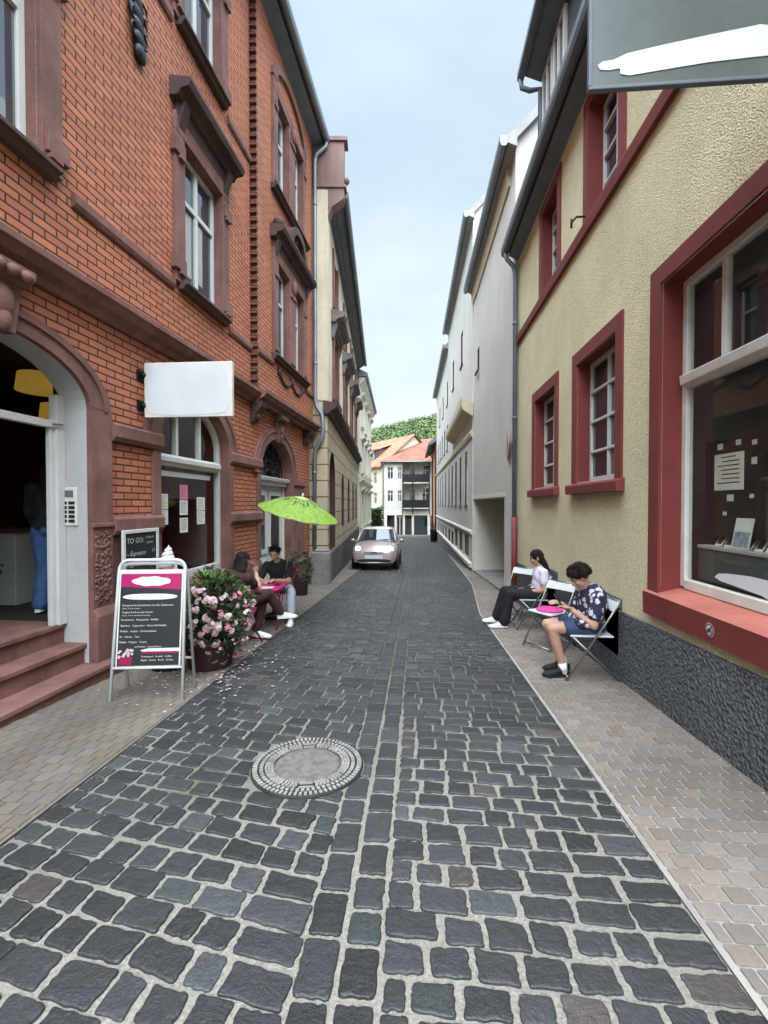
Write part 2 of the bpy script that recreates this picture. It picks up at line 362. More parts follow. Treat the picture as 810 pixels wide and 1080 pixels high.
M['lavender'] = mat('pale_lavender_cloth', (.62,.58,.68), .9, .08, 9, .4, 14, .012)
M['jeans'] = mat('blue_denim', (.055,.115,.25), .9, .25, 9, .5, 13, .012)
M['denimshort'] = mat('dark_blue_denim', (.04,.07,.13), .9, .25, 9, .5, 13, .012)
M['greypants'] = mat('pale_grey_denim', (.34,.37,.42), .9, .15, 9, .5, 13, .012)
M['whiteshoe'] = mat('white_leather', (.72,.71,.68), .55, .06, 8, .2, 30, .003)
M['blackshoe'] = mat('black_suede', (.015,.013,.013), .8, .2, 8, .2, 30, .003)
M['sock'] = mat('white_sock', (.7,.7,.68), .95, .05, 9, .3, 60, .003)
M['carpaint'] = mat('rose_champagne_paint', (.43,.335,.31), .3, .04, 3, 0, metal=.35, spec=.5, coat=1)
M['rubber'] = mat('tyre_rubber', (.012,.012,.012), .85, .2, 9, .1)
M['lampglow'] = emit('headlight_glow', (1., .98, .92), 5)
M['terracotta'] = mat('dark_planter', (.055,.033,.028), .8, .25, 5, .25, 30)
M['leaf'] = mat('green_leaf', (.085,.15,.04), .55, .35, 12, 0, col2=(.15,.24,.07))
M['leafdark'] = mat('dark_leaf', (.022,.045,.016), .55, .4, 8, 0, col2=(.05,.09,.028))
M['petal'] = mat('pink_petal', (.56,.33,.37), .7, .2, 20, 0, col2=(.66,.53,.52))
M['petal_hot'] = mat('deep_pink_petal', (.52,.15,.23), .7, .2, 20, 0, col2=(.62,.3,.34))
M['soil'] = mat('soil', (.03,.022,.016), 1, .3, 9, .4, 30)
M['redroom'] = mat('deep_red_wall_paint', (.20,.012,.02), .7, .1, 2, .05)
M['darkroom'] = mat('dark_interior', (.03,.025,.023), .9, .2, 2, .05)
M['yellowshade'] = mat('yellow_lamp_fabric', (.42,.27,.045), .8, .1, 6, .1)
for q in M['yellowshade'].node_tree.nodes:
    if q.type == 'BSDF_PRINCIPLED': q.inputs['Emission Color'].default_value = (.6,.36,.06,1); q.inputs['Emission Strength'].default_value = .16
M['wood'] = mat('dark_wood', (.05,.028,.018), .6, .3, 3, .1)
M['mortar'] = None

# ================================================================== GROUND
def tint_mat_setup():
    M['stone'] = tinted('basalt_setts', .45, .55, .6, 70, .005, .62)
    M['paver'] = tinted('concrete_pavers', .85, .25, .2, 70, .0015, .3)
    m, t, b = newmat('sand_joints'); p = geo(t)
    s = t.nodes.new('ShaderNodeSeparateXYZ'); t.links.new(p, s.inputs[0])
    f = ramp(t, noise(t, p, 1.4, 5), .35, .65)
    sand = mixc(t, ramp(t, noise(t, p, 90, 3), .3, .7), (.155,.141,.116), (.30,.276,.23))
    dirt = mixc(t, ramp(t, noise(t, p, 3.2, 4), .5, .62), (.12,.11,.095), (.085,.10,.05))
    # joints further up the lane were never re-sanded: darker earth and a little moss
    mr = t.nodes.new('ShaderNodeMapRange'); mr.inputs[1].default_value = 2.6; mr.inputs[2].default_value = 5.0; t.links.new(s.outputs[1], mr.inputs[0])
    ml = t.nodes.new('ShaderNodeMapRange'); ml.inputs[1].default_value = 1.7; ml.inputs[2].default_value = 2.7; lx = t.nodes.new('ShaderNodeMath'); lx.operation = 'MULTIPLY_ADD'; lx.inputs[1].default_value = -.75; t.links.new(s.outputs[0], lx.inputs[0]); t.links.new(s.outputs[1], lx.inputs[2]); t.links.new(lx.outputs[0], ml.inputs[0])
    ml.inputs[1].default_value = 2.5; ml.inputs[2].default_value = 3.6
    mx_ = t.nodes.new('ShaderNodeMath'); mx_.operation = 'MAXIMUM'; t.links.new(mr.outputs[0], mx_.inputs[0])
    mlm = t.nodes.new('ShaderNodeMath'); mlm.operation = 'MULTIPLY'; t.links.new(ml.outputs[0], mlm.inputs[0]); t.links.new(f, mlm.inputs[1]); t.links.new(mlm.outputs[0], mx_.inputs[1])
    t.links.new(mixc(t, mx_.outputs[0], sand, dirt), b.inputs['Base Color']); b.inputs['Roughness'].default_value = .95
    bumpn(t, b, noise(t, p, 110, 4), .6, .006); M['mortar'] = m
tint_mat_setup()
M['earth'] = mat('earth', (.10,.09,.06), 1, .3, .2, .2, 5)
M['meadow'] = mat('hill_grass', (.07,.12,.035), 1, .4, .05, .2, 2)

XL = lambda y: -2.0 if y < 27 else -2.0 - (y-27)*.16
def XR(y):
    if y < 8: return 1.10
    if y < 12: return 1.10 + (y-8)*.0875
    return 1.45 + min(.3, (y-12)*.02)
def WL(y):                                 # left wall foot
    if y < 12: return -3.25 + .048*(y-4.5)
    return -2.42 - .078*(y-12)
def strip(name, xa, xb, y0, y1, dz, mat_, n=1.0):
    m = MB(); ys = []; y = y0
    while y < y1: ys.append(y); y += n
    ys.append(y1); vs = []
    for y in ys: vs += [(xa(y), y, gz(y)+dz), (xb(y), y, gz(y)+dz)]
    m.add(vs, [(2*i, 2*i+1, 2*i+3, 2*i+2) for i in range(len(ys)-1)]); return struct(m.build(name, mat_))

g = MB(); ys = [-60,-20,0,10,20,28,40,60,120,300,900]; vs = []
for y in ys: vs += [(-500, y, gz(y)-.09), (500, y, gz(y)-.09)]
g.add(vs, [(2*i, 2*i+1, 2*i+3, 2*i+2) for i in range(len(ys)-1)]); struct(g.build('ground', M['earth']))

MHC = Vector((-.70, 2.83)); MHR = .352
def outline(q, r, n_arc, n_mid, jit):       # irregular rounded quadrilateral, counter-clockwise
    pts = []; k = len(q)
    for i in range(k):
        a, b, c = Vector(q[i-1]), Vector(q[i]), Vector(q[(i+1) % k])
        ra = min(r*U(.6, 1.5), (a-b).length*.4, (c-b).length*.4)
        p0 = b + (a-b).normalized()*ra; p1 = b + (c-b).normalized()*ra
        for j in range(n_arc):
            t = j/(n_arc-1) if n_arc > 1 else .5
            pts.append(p0*(1-t)**2 + b*2*t*(1-t) + p1*t*t if n_arc > 1 else b + ((a-b).normalized()+(c-b).normalized())*ra*.35)
        d = Vector(q[(i+1) % k]); e = b + (d-b).normalized()*ra
        for j in range(n_mid):
            t = (j+1)/(n_mid+1); s = p1.lerp(d + (b-d).normalized()*ra, t)
            nrm = Vector(((d-b).y, -(d-b).x)).normalized(); pts.append(s + nrm*U(-jit, jit*.5))
    return pts
class Stones:
    def __init__(s): s.m = MB(); s.m.tint = []
    def add(s, q, tint, h, r, lod, jit=.006, inset=.014, avoid=False, tl=.02):
        na, nm = ((3, 4), (2, 1), (1, 0))[lod]
        P = outline(q, r, na, nm, jit)
        if avoid:
            c = sum((Vector(p) for p in q), Vector((0,0)))/len(q)
            if (c-MHC).length < MHR*.9: return
            P = [MHC + (p-MHC).normalized()*(MHR+.012) if (p-MHC).length < MHR+.012 else p for p in P]
        c = sum(P, Vector((0,0)))/len(P); n = len(P); vs = []; tx, ty = U(-tl, tl), U(-tl, tl)
        def z(p, k): return gz(p.y) + k + (p.x-c.x)*tx + (p.y-c.y)*ty
        rings = [(0, -.012), (0.1, h*.6), (1.0, h)] if lod < 2 else [(0, -.006), (1., h)]
        if lod == 0: rings.insert(2, (.42, h*.9))
        if lod < 2: rings.append((2.3, h*1.03))
        for k, hh in rings:
            for p in P:
                d = c-p; l = d.length or 1; vs.append(((p + d/l*min(inset*k, l*.6)).x, (p + d/l*min(inset*k, l*.6)).y, z(p, hh)))
        vs.append((c.x, c.y, z(c, h*1.12)))
        R_ = len(rings); fs = [(i*n+j, i*n+(j+1) % n, (i+1)*n+(j+1) % n, (i+1)*n+j) for i in range(R_-1) for j in range(n)]
        fs += [((R_-1)*n+j, (R_-1)*n+(j+1) % n, R_*n) for j in range(n)]
        s.m.add(vs, fs, True); s.m.tint += [tint]*len(vs)
def sett_tint(x=0, y=0):
    k = U(.7, 1.3)*(1 + .45*mnoise.noise(Vector((x*1.1, y*.8, 3.3)))); r = rnd.random()
    if r < .035: b = (.068, .056, .05)
    elif r < .10: b = (.066, .069, .069)
    elif r < .15: b = (.052, .058, .056)
    else: b = (.038, .0395, .040)
    return tuple(x*k for x in b)
st = Stones()
def lodf(y): return 0 if y < 5 else (1 if y < 14 else 2)
def gap(y): return U(.007, .012) if y < 3.5 else (U(.004, .008) if y < 6 else U(.003, .006))
def course(y, xa, xb, slope, x0, pitch, wmin, wmax, avoid):
    x = xa; first = True
    while x < xb - .03:
        wd = U(wmin, wmax)
        if first: wd *= U(.5, 1); first = False
        if xb - (x+wd) < wmin*.55: wd = xb - x
        yc = y + slope*((x+wd/2)-x0); L = lodf(yc); gx = gap(yc)
        jy = pitch*.075
        sk = (slope*.5 + U(-.07, .07))
        q = [(x+gx+U(-.005,.008), y+slope*(x-x0)+gx+U(-jy,jy)), (x+wd-gx+U(-.006,.004), y+slope*(x+wd-x0)+gx+U(-jy,jy)),
             (x+wd-gx+U(-.006,.004)-sk*pitch, y+slope*(x+wd-x0)+pitch-gx+U(-jy,jy)), (x+gx+U(-.004,.006)-sk*pitch, y+slope*(x-x0)+pitch-gx+U(-jy,jy))]
        st.add(q, sett_tint(x, y), U(.008, .012), .016, L, .0062, .006, avoid and abs(yc-MHC.y) < .7); x += wd
# left and right fields of setts, and the pair of lengthwise runs between them
y = -1.2
while y < 46:
    pitch = U(.125, .155); course(y, XL(y), -.42, -.17, -.42, pitch, .13, .225, True); y += pitch
y = -1.0
while y < 46:
    pitch = U(.118, .15); course(y, -.125, XR(y), -.03, -.12, pitch, .13, .225, True); y += pitch
for xa, xb in ((-.42, -.275), (-.27, -.125)):
    y = -1.0
    while y < 46:
        l = U(.15, .25); g_ = gap(y)
        st.add([(xa+g_, y+g_), (xb-g_, y+g_+U(-.006,.006)), (xb-g_+U(-.006,.004), y+l-g_), (xa+g_+U(-.004,.006), y+l-g_)], sett_tint(xa, y), U(.008,.012), .016, lodf(y), .006, .006, abs(y-MHC.y) < .7); y += l
struct(st.m.build('cobblestones', M['stone'], org=(0,0,0)))
strip('road', lambda y: XL(y)-.03, lambda y: XR(y)+.03, -14, 49.5, 0.0, M['mortar'])
# right pavement of small pink grey pavers, left pavement of brown ones
def pavers(name, xa, xb, y1, pw, ph, base, var, gapw, ang=0.0):
    s = Stones(); y = -1.5; row = 0
    while y < y1:
        a, b = xa(y), xb(y); x = a - (pw*.5 if row % 2 else 0) - U(0,.01)
        while x < b:
            x0, x1 = max(x+gapw, a+.004), min(x+pw-gapw, b)
            if x1 - x0 > .03:
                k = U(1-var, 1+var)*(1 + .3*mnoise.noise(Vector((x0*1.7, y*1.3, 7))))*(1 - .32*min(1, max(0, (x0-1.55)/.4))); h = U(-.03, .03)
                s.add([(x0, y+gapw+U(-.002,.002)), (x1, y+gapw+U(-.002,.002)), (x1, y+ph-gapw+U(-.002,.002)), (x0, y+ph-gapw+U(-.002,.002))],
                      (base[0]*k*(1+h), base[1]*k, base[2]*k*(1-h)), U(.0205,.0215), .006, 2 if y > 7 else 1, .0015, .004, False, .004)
            x += pw
        y += ph; row += 1
    struct(s.m.build(name, M['paver'], smooth=False, org=(0,0,0)))
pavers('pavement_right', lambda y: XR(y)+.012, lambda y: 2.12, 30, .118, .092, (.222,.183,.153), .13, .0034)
pavers('pavement_left', lambda y: WL(y)-.15 if y > 4.4 else -4.0, lambda y: XL(y)-.012, 32, .10, .10, (.165,.135,.11), .09, .0012)
M['joint'] = mat('pale_sand', (.33,.305,.265), .95, .2, 3, .4, 80)
M['jointdark'] = mat('grey_sand', (.155,.13,.105), .95, .2, 3, .4, 80)
strip('pavement_bed_right', lambda y: XR(y)-.01, lambda y: 2.2, -14, 49, .014, M['joint'])
strip('pavement_bed_left', lambda y: WL(y)-.2 if y > 4.4 else -4.0, lambda y: XL(y)+.01, -14, 49, .014, M['jointdark'])
# dark asphalt patch in the right pavement
M['asphalt'] = mat('asphalt', (.05,.05,.052), .9, .2, 3, .4, 60)
strip('asphalt_patch', lambda y: 1.72, lambda y: 2.03, 16.6, 28, .034, M['asphalt'])
# manhole: cast rim, toothed ring, vented ring and concrete filled lid
mz = gz(MHC.y)
mh = thing('manhole_cover', 'round cast iron manhole cover with a concrete centre set in the dark cobbles', 'manhole cover', (MHC.x, MHC.y, mz))
M['castiron'] = mat('worn_cast_iron', (.33,.31,.285), .6, .3, 9, .4, 50, .004, .1)
M['castdark'] = mat('dirty_cast_iron', (.035,.032,.03), .7, .3, 9, .4, 50, .004, .2)
M['concretelid'] = mat('exposed_concrete', (.17,.15,.135), .9, .35, 20, .6, 90, .006)
tilt = Matrix.Rotation(-math.atan(.048), 3, 'X')
def disc(m, prof): 
    b = len(m.v); m.lathe((0,0,0), prof, 64)
    m.v[b:] = [tilt @ q + Vector((MHC.x, MHC.y, mz)) for q in m.v[b:]]; return m
disc(MB(), [(MHR+.004,-.02),(MHR+.004,.012),(MHR-.002,.016),(.222,.013),(.22,-.02)]).build('rim', M['castdark'], mh)
disc(MB(), [(.001,.015),(.19,.018),(.207,.016),(.209,-.01)]).build('concrete_centre', M['concretelid'], mh)
tm = MB()
def seg(a0, a1, r0, r1, z0, z1):
    P = [(r*math.cos(a), r*math.sin(a), z) for z in (z0, z1) for r, a in ((r0,a0),(r1,a0),(r1,a1),(r0,a1))]
    tm.add([tilt @ Vector(p) + Vector((MHC.x, MHC.y, mz)) for p in P], [(4,5,6,7),(0,1,5,4),(1,2,6,5),(2,3,7,6),(3,0,4,7)])
for i in range(72):
    a = 2*PI*i/72; seg(a, a+2*PI/72*.55, .316, .345, .012, .0215)
for i in range(60):
    a = 2*PI*i/60; seg(a, a+2*PI/60*.6, .280, .302, .010, .020)
tm.build('tooth_ring', M['castiron'], mh)
tm = MB()
for i in range(16):
    a = 2*PI*i/16; w_ = 2*PI/16
    if i in (4, 12): 
        seg(a+.03, a+w_-.03, .222, .232, .010, .020); seg(a+.03, a+w_-.03, .26, .27, .010, .020); continue
    for r in (.216, .234, .252):
        for j in range(4): 
            seg(a+.015+(w_-.03)*(j+(.0 if r != .234 else .25))/4, a+.015+(w_-.03)*(j+(.72 if r != .234 else .97))/4, r+.002, r+.017, .010, .021)
tm.build('vented_ring', M['castiron'], mh)

# ================================================================== BUILDINGS
def window(parent, F, s0, s1, z0, z1, o, cols=(.5,), rows=(.68,), fw=.07, mw=.035, frame='whitepaint', glass='glass', head=None, th=.06, plabel=None):
    f = MB(); zt = z1
    f.fbox(F, s0, s0+fw, z0, z1, o-th, o); f.fbox(F, s1-fw, s1, z0, z1, o-th, o)
    f.fbox(F, s0+fw, s1-fw, z0, z0+fw*1.15, o-th, o+.002); f.fbox(F, s0+fw, s1-fw, z1-fw, z1, o-th, o+.002)
    for c in cols: x = s0 + c*(s1-s0); f.fbox(F, x-mw, x+mw, z0+fw*1.15, z1-fw, o-th, o+.006)
    for r in rows: z = z0 + r*(z1-z0); f.fbox(F, s0+fw, s1-fw, z-mw*.9, z+mw*.9, o-th, o+.012)
    ob = f.build('window', M[frame], parent, .006)
    if plabel: ob['label'] = plabel
    p = MB(); p.fbox(F, s0+.01, s1-.01, z0+.01, z1-.01, o-th*.8, o-th*.45); p.build('pane', M[glass], ob)
    return ob
def part(name, mat_, parent, mb, bevel=.006, smooth=None): return mb.build(name, M[mat_], parent, bevel, smooth)

# ---------------------------------------------------------------- red brick building on the left
FL = Fr(-3.25, 4.5, .048, 1, 1)
bb = thing('brick_building', 'red brick corner building with dark red sandstone trim and a recessed arched cafe entrance', 'building', FL(0, gz(4.5), 0))
WIN = {'w1': (-2.05,-.78,4.52,6.45), 'w2': (1.45,2.52,4.52,6.45), 'w1u': (-2.05,-.78,7.98,9.85), 'w2u': (1.45,2.52,7.98,9.85)}
RW = [(4.75,5.45,4.6,6.55), (5.85,6.5,4.6,6.55), (4.75,5.45,8.0,9.95), (5.85,6.5,8.0,9.95)]
ent = arch(-2.15, -.26, -.12, 2.50, 2.97, 18); shop = arch(.89, 2.72, .50, 2.40, 3.02, 18); dr = arch(4.05, 5.95, -.34, 2.16, 2.93, 18)
ent2 = arch(-5.6, -3.8, .5, 2.4, 3.02, 14)
wl = MB()
wl.facade(FL, [(-6.6,-1.2),(7.45,-1.2),(7.45,3.55),(3.72,3.55),(3.72,11.3),(-6.6,11.3)], [ent, shop, dr, ent2] + [rect(*WIN[k]) for k in WIN], 0, None) if False else None
def facade2(m, F, outline, holes, o):
    loops = [outline] + holes; vs = []
    for L in loops: vs += [F(s, z, o) for s, z in L]
    m.add(vs, [tuple(t) for t in tessellate_polygon([[Vector((s, z, 0)) for s, z in L] for L in loops])])
facade2(wl, FL, [(-6.6,-1.2),(7.45,-1.2),(7.45,3.55),(3.72,3.55),(3.72,11.3),(-6.6,11.3)], [ent, shop, dr, ent2] + [rect(*WIN[k]) for k in WIN], 0)
facade2(wl, FL, rect(3.72,7.45,3.55,11.3), [rect(*r) for r in RW], .1)
wl.add([FL(3.72,3.55,0), FL(3.72,3.55,.1), FL(3.72,11.3,.1), FL(3.72,11.3,0)], [(0,1,2,3)])
wl.add([FL(7.45,-1.2,0), FL(7.45,3.55,0), FL(7.45,3.55,.1), FL(7.45,11.3,.1), FL(7.45,11.3,-9), FL(7.45,-1.2,-9)], [(0,1,2,3,4,5)])
wl.add([FL(-6.6,-1.2,0), FL(-6.6,11.3,0), FL(-6.6,11.3,-9), FL(-6.6,-1.2,-9)], [(0,1,2,3)])
wl.add([FL(-6.6,-1.2,-9), FL(-6.6,11.3,-9), FL(7.45,11.3,-9), FL(7.45,-1.2,-9)], [(0,1,2,3)])
part('wall', 'brick', bb, wl, 0)
for k in WIN:
    m = MB(); m.reveal(FL, rect(*WIN[k]), -.001, -.16); part('window_reveal', 'sand', bb, m, 0)
for r in RW:
    m = MB(); m.reveal(FL, rect(*r), .099, -.08); part('window_reveal', 'sand', bb, m, 0)
# dark toothed quoin where the wing steps forward
q = MB(); z = 3.7
while z < 11.2: q.fbox(FL, 3.66, 3.735, z, z+.075, .0, .125); q.fbox(FL, 3.71, 3.735, z+.0755, z+.1525, .0, .112); z += .153
M['brickdark'] = brick('dark_brick', (.20,.07,.045), (.14,.05,.035), (.03,.022,.02), .255, .0765, .008, .8, .6)
part('quoin', 'brickdark', bb, q, .004)
# mouldings
corn = [(.0,3.44),(.05,3.44),(.07,3.50),(.15,3.53),(.19,3.58),(.22,3.60),(.22,3.66),(.0,3.70)]
c = MB(); c.profile(FL, -6.6, 3.66, corn); c.profile(FL, 3.66, 7.45, [(o+(.1 if o > 0 else 0), z) for o, z in corn]); part('cornice', 'sand', bb, c, .005)
stc = [(.0,4.36),(.03,4.37),(.05,4.41),(.05,4.49),(.0,4.52)]
st2 = [(o, z+3.42) for o, z in stc]
for a, b, pr in ((-.42,1.22,stc),(2.78,3.65,stc),(3.74,4.5,[(o+.1, z) for o, z in stc]),(6.75,7.45,[(o+.1, z) for o, z in stc]),(-.42,1.22,st2),(2.78,3.65,st2)):
    c = MB(); c.profile(FL, a, b, pr); part('string_course', 'sand', bb, c, .004)
def surround(F, s0, s1, z0, z1, o, w_=.2, ears=True, mat_='sand'):
    m = MB()
    for a, b in ((s0-w_, s0), (s1, s1+w_)): m.fbox(F, a, b, z0-.02, z1, o+.0, o+.05)
    m.fbox(F, s0-w_, s1+w_, z1, z1+w_*1.1, o, o+.055)
    if ears:
        for z in (z0+.12, z1-.3):
            for a, b in ((s0-w_-.05, s0-.03), (s1+.03, s1+w_+.05)): m.fbox(F, a, b, z, z+.17, o, o+.085)
            for a, b in ((s0-w_*.8, s0-.05), (s1+.05, s1+w_*.8)): m.fbox(F, a, b, z-.05, z, o, o+.10)
    part('window_surround', mat_, bb, m)
def sill(F, s0, s1, z, o, mat_='sand_dark', par=None):
    m = MB(); m.profile(F, s0, s1, [(o,z-.1),(o+.08,z-.1),(o+.11,z-.05),(o+.15,z-.04),(o+.15,z),(o,z+.02)]); part('sill', mat_, par or bb, m)
def hood(F, s0, s1, z, o, ped=False):
    m = MB(); m.profile(F, s0+.1, s1-.1, [(o,z-.26),(o+.06,z-.26),(o+.08,z-.1),(o+.0,z-.1)])
    m.profile(F, s0, s1, [(o,z-.1),(o+.12,z-.1),(o+.16,z-.03),(o+.27,z-.01),(o+.30,z+.06),(o+.30,z+.10),(o,z+.16)])
    for s in (s0+.12, s1-.26): m.profile(F, s, s+.14, [(o,z-.42),(o+.05,z-.42),(o+.13,z-.2),(o+.16,z-.1),(o,z-.1)])
    if ped:
        c_ = (s0+s1)/2; m.ring(F, [(c_+.42*math.cos(t), z+.16+.38*math.sin(t)) for t in [PI*i/12 for i in range(13)]], [(c_+.6*math.cos(t), z+.16+.52*math.sin(t)) for t in [PI*i/12 for i in range(13)]], o, o+.24)
        m.lathe(F(c_, z+.14, o+.07), [(.05,0),(.11,.05),(.13,.16),(.08,.26),(.12,.31),(.03,.36)], 12)
        for s in (s0+.18, s1-.18): m.ball(F(s, z+.24, o+.12), (.12,.12,.12))
        m.fbox(F, c_-.4, c_+.4, z+.16, z+.32, o, o+.05)
    part('window_hood', 'sand_dark', bb, m)
for k in WIN:
    a, b, z0, z1 = WIN[k]; surround(FL, a, b, z0, z1, 0, .22); sill(FL, a-.12, b+.12, z0, 0)
    window(bb, FL, a, b, z0, z1, -.10, (.5,), (.66,), .075, .04, glass='skyglass')
    if not k.endswith('u'): hood(FL, a-.28, b+.28, 6.93, 0)
for i, (a, b, z0, z1) in enumerate(RW):
    window(bb, FL, a, b, z0, z1, -.0, (), (.66,), .07, .035, glass='skyglass')
for lo, z0, z1 in ((0, 4.6, 6.55), (1, 8.0, 9.95)):
    m = MB()
    for a, b in ((4.5,4.75),(5.45,5.85),(6.5,6.75)): m.fbox(FL, a, b, z0-.02, z1, .1, .155); m.fbox(FL, a+.03, b-.03, z1-.35, z1-.25, .1, .185); m.fbox(FL, a+.03, b-.03, z0+.1, z0+.2, .1, .18)
    m.fbox(FL, 4.5, 6.75, z1, z1+.24, .1, .16); m.ball(FL(5.65, z1-.1, .19), (.07,.09,.16))
    if lo:
        c_ = 5.62; m.ring(FL, [(c_+.95*math.cos(t), z1+.24+.5*math.sin(t)) for t in [PI*i/14 for i in range(15)]], [(c_+1.15*math.cos(t), z1+.24+.66*math.sin(t)) for t in [PI*i/14 for i in range(15)]], .1, .17)
    part('window_surround', 'sand', bb, m); sill(FL, 4.45, 6.8, z0, .1)
hood(FL, 4.4, 6.85, 7.02, .1, True)
m = MB()                                    # carved swag under the paired windows
sw_ = [FL(4.85+1.6*t, 4.33-.17*abs(math.sin(PI*t*2)), .115) for t in [k/24 for k in range(25)]]
m.tube(sw_, .035, 8)
for k, q_ in enumerate(sw_): m.ball(q_+Vector((U(-.01,.02), U(-.03,.03), U(-.03,.03))), (.03,U(.02,.04),U(.02,.04)), None, 8, 5)
for s_ in (4.85, 5.65, 6.45): m.ball(FL(s_, 4.34, .12), (.05,.07,.08))
part('carved_swag', 'sand_dark', bb, m, 0)
# arches of the ground floor
def archring(s0, s1, zs, zt, wd, o, key=True, wr=None):
    c_, a = (s0+s1)/2, (s1-s0)/2; m = MB()
    m.ring(FL, arcline(c_, a, zs, zt-zs, 22), arcline(c_, a+wd, zs, zt-zs+(wr or wd*.75), 22), 0, o)
    m.ring(FL, arcline(c_, a+wd*.62, zs, zt-zs+(wr or wd*.75)*.6, 22), arcline(c_, a+wd*.78, zs, zt-zs+(wr or wd*.75)*.75, 22), o, o+.02)
    part('arch_ring', 'sand', bb, m, .004)
    if key:
        k = MB(); k.prism(FL, [(c_-.11, zt-.06),(c_+.11, zt-.06),(c_+.19, 3.45),(c_-.19, 3.45)], 0, .1)
        k.profile(FL, c_-.2, c_+.2, [(.0,3.30),(.12,3.30),(.2,3.36),(.2,3.43),(.0,3.43)])
        for s in (-.12, 0, .12): k.ball(FL(c_+s, 3.36, .19), (.05,.055,.05))
        k.ball(FL(c_, 3.14, .11), (.05,.09,.13)); k.ball(FL(c_, 3.0, .11), (.04,.06,.1)); part('keystone', 'sand', bb, k, .006)
archring(-2.15, -.26, 2.50, 2.97, .28, .05, True, .2); archring(.89, 2.72, 2.40, 3.02, .30, .05, False); archring(4.05, 5.95, 2.16, 2.93, .32, .05, True)
def pier(a, b, z0, z1, o=.05): 
    m = MB(); m.fbox(FL, a, b, z0, z1, 0, o); return m
m = pier(-.26, .03, -.3, 2.52, .05); m.fbox(FL, -.262, .05, -.4, .42, 0, .1); m.profile(FL, -.262, .05, [(.0,.42),(.1,.42),(.06,.5),(.0,.5)]); m.fbox(FL, -.262, .045, 1.32, 1.36, 0, .075); part('pier', 'sand', bb, m)
m = MB()                                    # vermiculated face low on the pier
for i in range(150): s = U(-.22, -.0); z = U(.55, 1.28); m.ball(FL(s, z, .05), (U(.006,.016), U(.012,.03), U(.01,.03)), None, 6, 4)
part('carved_panel', 'sand', bb, m, 0)
for a, b in ((.03,.89),(2.72,4.05)):
    for z0, z1 in ((2.22,2.42),(1.22,1.42)):
        m = MB(); m.profile(FL, a+.003, b-.003, [(.0,z0),(.055,z0),(.085,z0+.05),(.085,z1-.03),(.06,z1),(.0,z1)]); part('stone_band', 'sand', bb, m)
for a, b in ((.74,.888),(2.722,2.88),(3.9,4.048)):
    m = MB(); m.fbox(FL, a, b, .5, 2.22, 0, .04); part('window_jamb', 'sand', bb, m)
m = MB(); m.fbox(FL, .05, .735, .49, 1.21, 0, .02); part('stone_panel', 'sand', bb, m)
m = MB(); m.profile(FL, .06, 4.04, [(.0,-.5),(.07,-.5),(.07,.40),(.04,.48),(.0,.48)]); part('plinth', 'sand', bb, m)
m = pier(5.95, 6.8, -.9, 2.16, .06); m.fbox(FL, 5.952, 6.84, -.9, .12, 0, .13); m.profile(FL, 5.952, 6.86, [(.0,.12),(.15,.12),(.17,.18),(.1,.25),(.0,.25)]); m.fbox(FL, 5.952, 6.82, 2.0, 2.12, 0, .1); part('pier', 'sand', bb, m)
for s in (3.75, 5.0, 7.0):                  # console brackets under the cornice
    m = MB(); m.profile(FL, s-.12, s+.12, [(.0,3.08),(.06,3.08),(.10,3.2),(.22,3.36),(.24,3.44),(.0,3.44)]); m.ball(FL(s, 3.2, .09), (.06,.1,.09)); part('bracket', 'sand_dark', bb, m)
# entrance: white plastered reveal, frame, steps
m = MB(); m.reveal(FL, ent, 0, -.27); part('entrance_reveal', 'whiteplaster', bb, m, 0)
m = MB(); m.fbox(FL, -.36, -.262, .36, 2.62, -.32, -.23); m.fbox(FL, -2.14, -2.04, .36, 2.62, -.32, -.23); m.fbox(FL, -2.04, -.36, 2.29, 2.36, -.31, -.24); m.fbox(FL, -.41, -.36, .36, 2.29, -.31, -.26)
dfm = part('door_frame', 'whitepaint', bb, m)
m = MB(); m.tube([FL(-.42,2.32,-.22), FL(-.32,2.33,-.20)], .012); part('door_closer', 'steel', bb, m)
for i, (o, z0, z1, s1) in enumerate(((.22,-.62,-.03,.0), (-.02,-.3,.17,-.24), (-.24,-.1,.37,-.255))):
    m = MB(); m.profile(FL, -2.45 if i == 0 else -2.16, s1, [(o-.9,z0),(o-.03,z0),(o-.03,z1-.05),(o,z1-.045),(o,z1-.003),(o-.01,z1),(o-.9,z1)]); part('step', 'sand', bb, m)
# cafe room behind the openings
m = MB(); y0, y1, o0, o1, z0, z1 = -6.5, 3.6, -.33, -5.5, .365, 3.42
Q = lambda s, z, o: FL(s, z, o)
m.add([Q(y0,z0,o0),Q(y1,z0,o0),Q(y1,z0,o1),Q(y0,z0,o1)], [(0,1,2,3)])
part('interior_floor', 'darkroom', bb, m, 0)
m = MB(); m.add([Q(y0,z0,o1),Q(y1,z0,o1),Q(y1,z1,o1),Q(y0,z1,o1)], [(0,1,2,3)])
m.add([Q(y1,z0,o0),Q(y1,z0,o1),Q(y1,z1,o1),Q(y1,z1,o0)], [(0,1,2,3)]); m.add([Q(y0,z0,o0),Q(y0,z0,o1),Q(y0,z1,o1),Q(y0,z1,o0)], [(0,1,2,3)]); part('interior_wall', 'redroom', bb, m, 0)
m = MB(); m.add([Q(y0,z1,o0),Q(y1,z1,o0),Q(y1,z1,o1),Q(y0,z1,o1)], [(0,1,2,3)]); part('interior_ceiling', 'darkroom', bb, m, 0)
m = MB(); m.fbox(FL, .1, .5, .366, 3.4, -.7, -.4); m.fbox(FL, .5, 3.5, .366, .46, -1.0, -.3); part('interior_partition', 'darkroom', bb, m, 0)
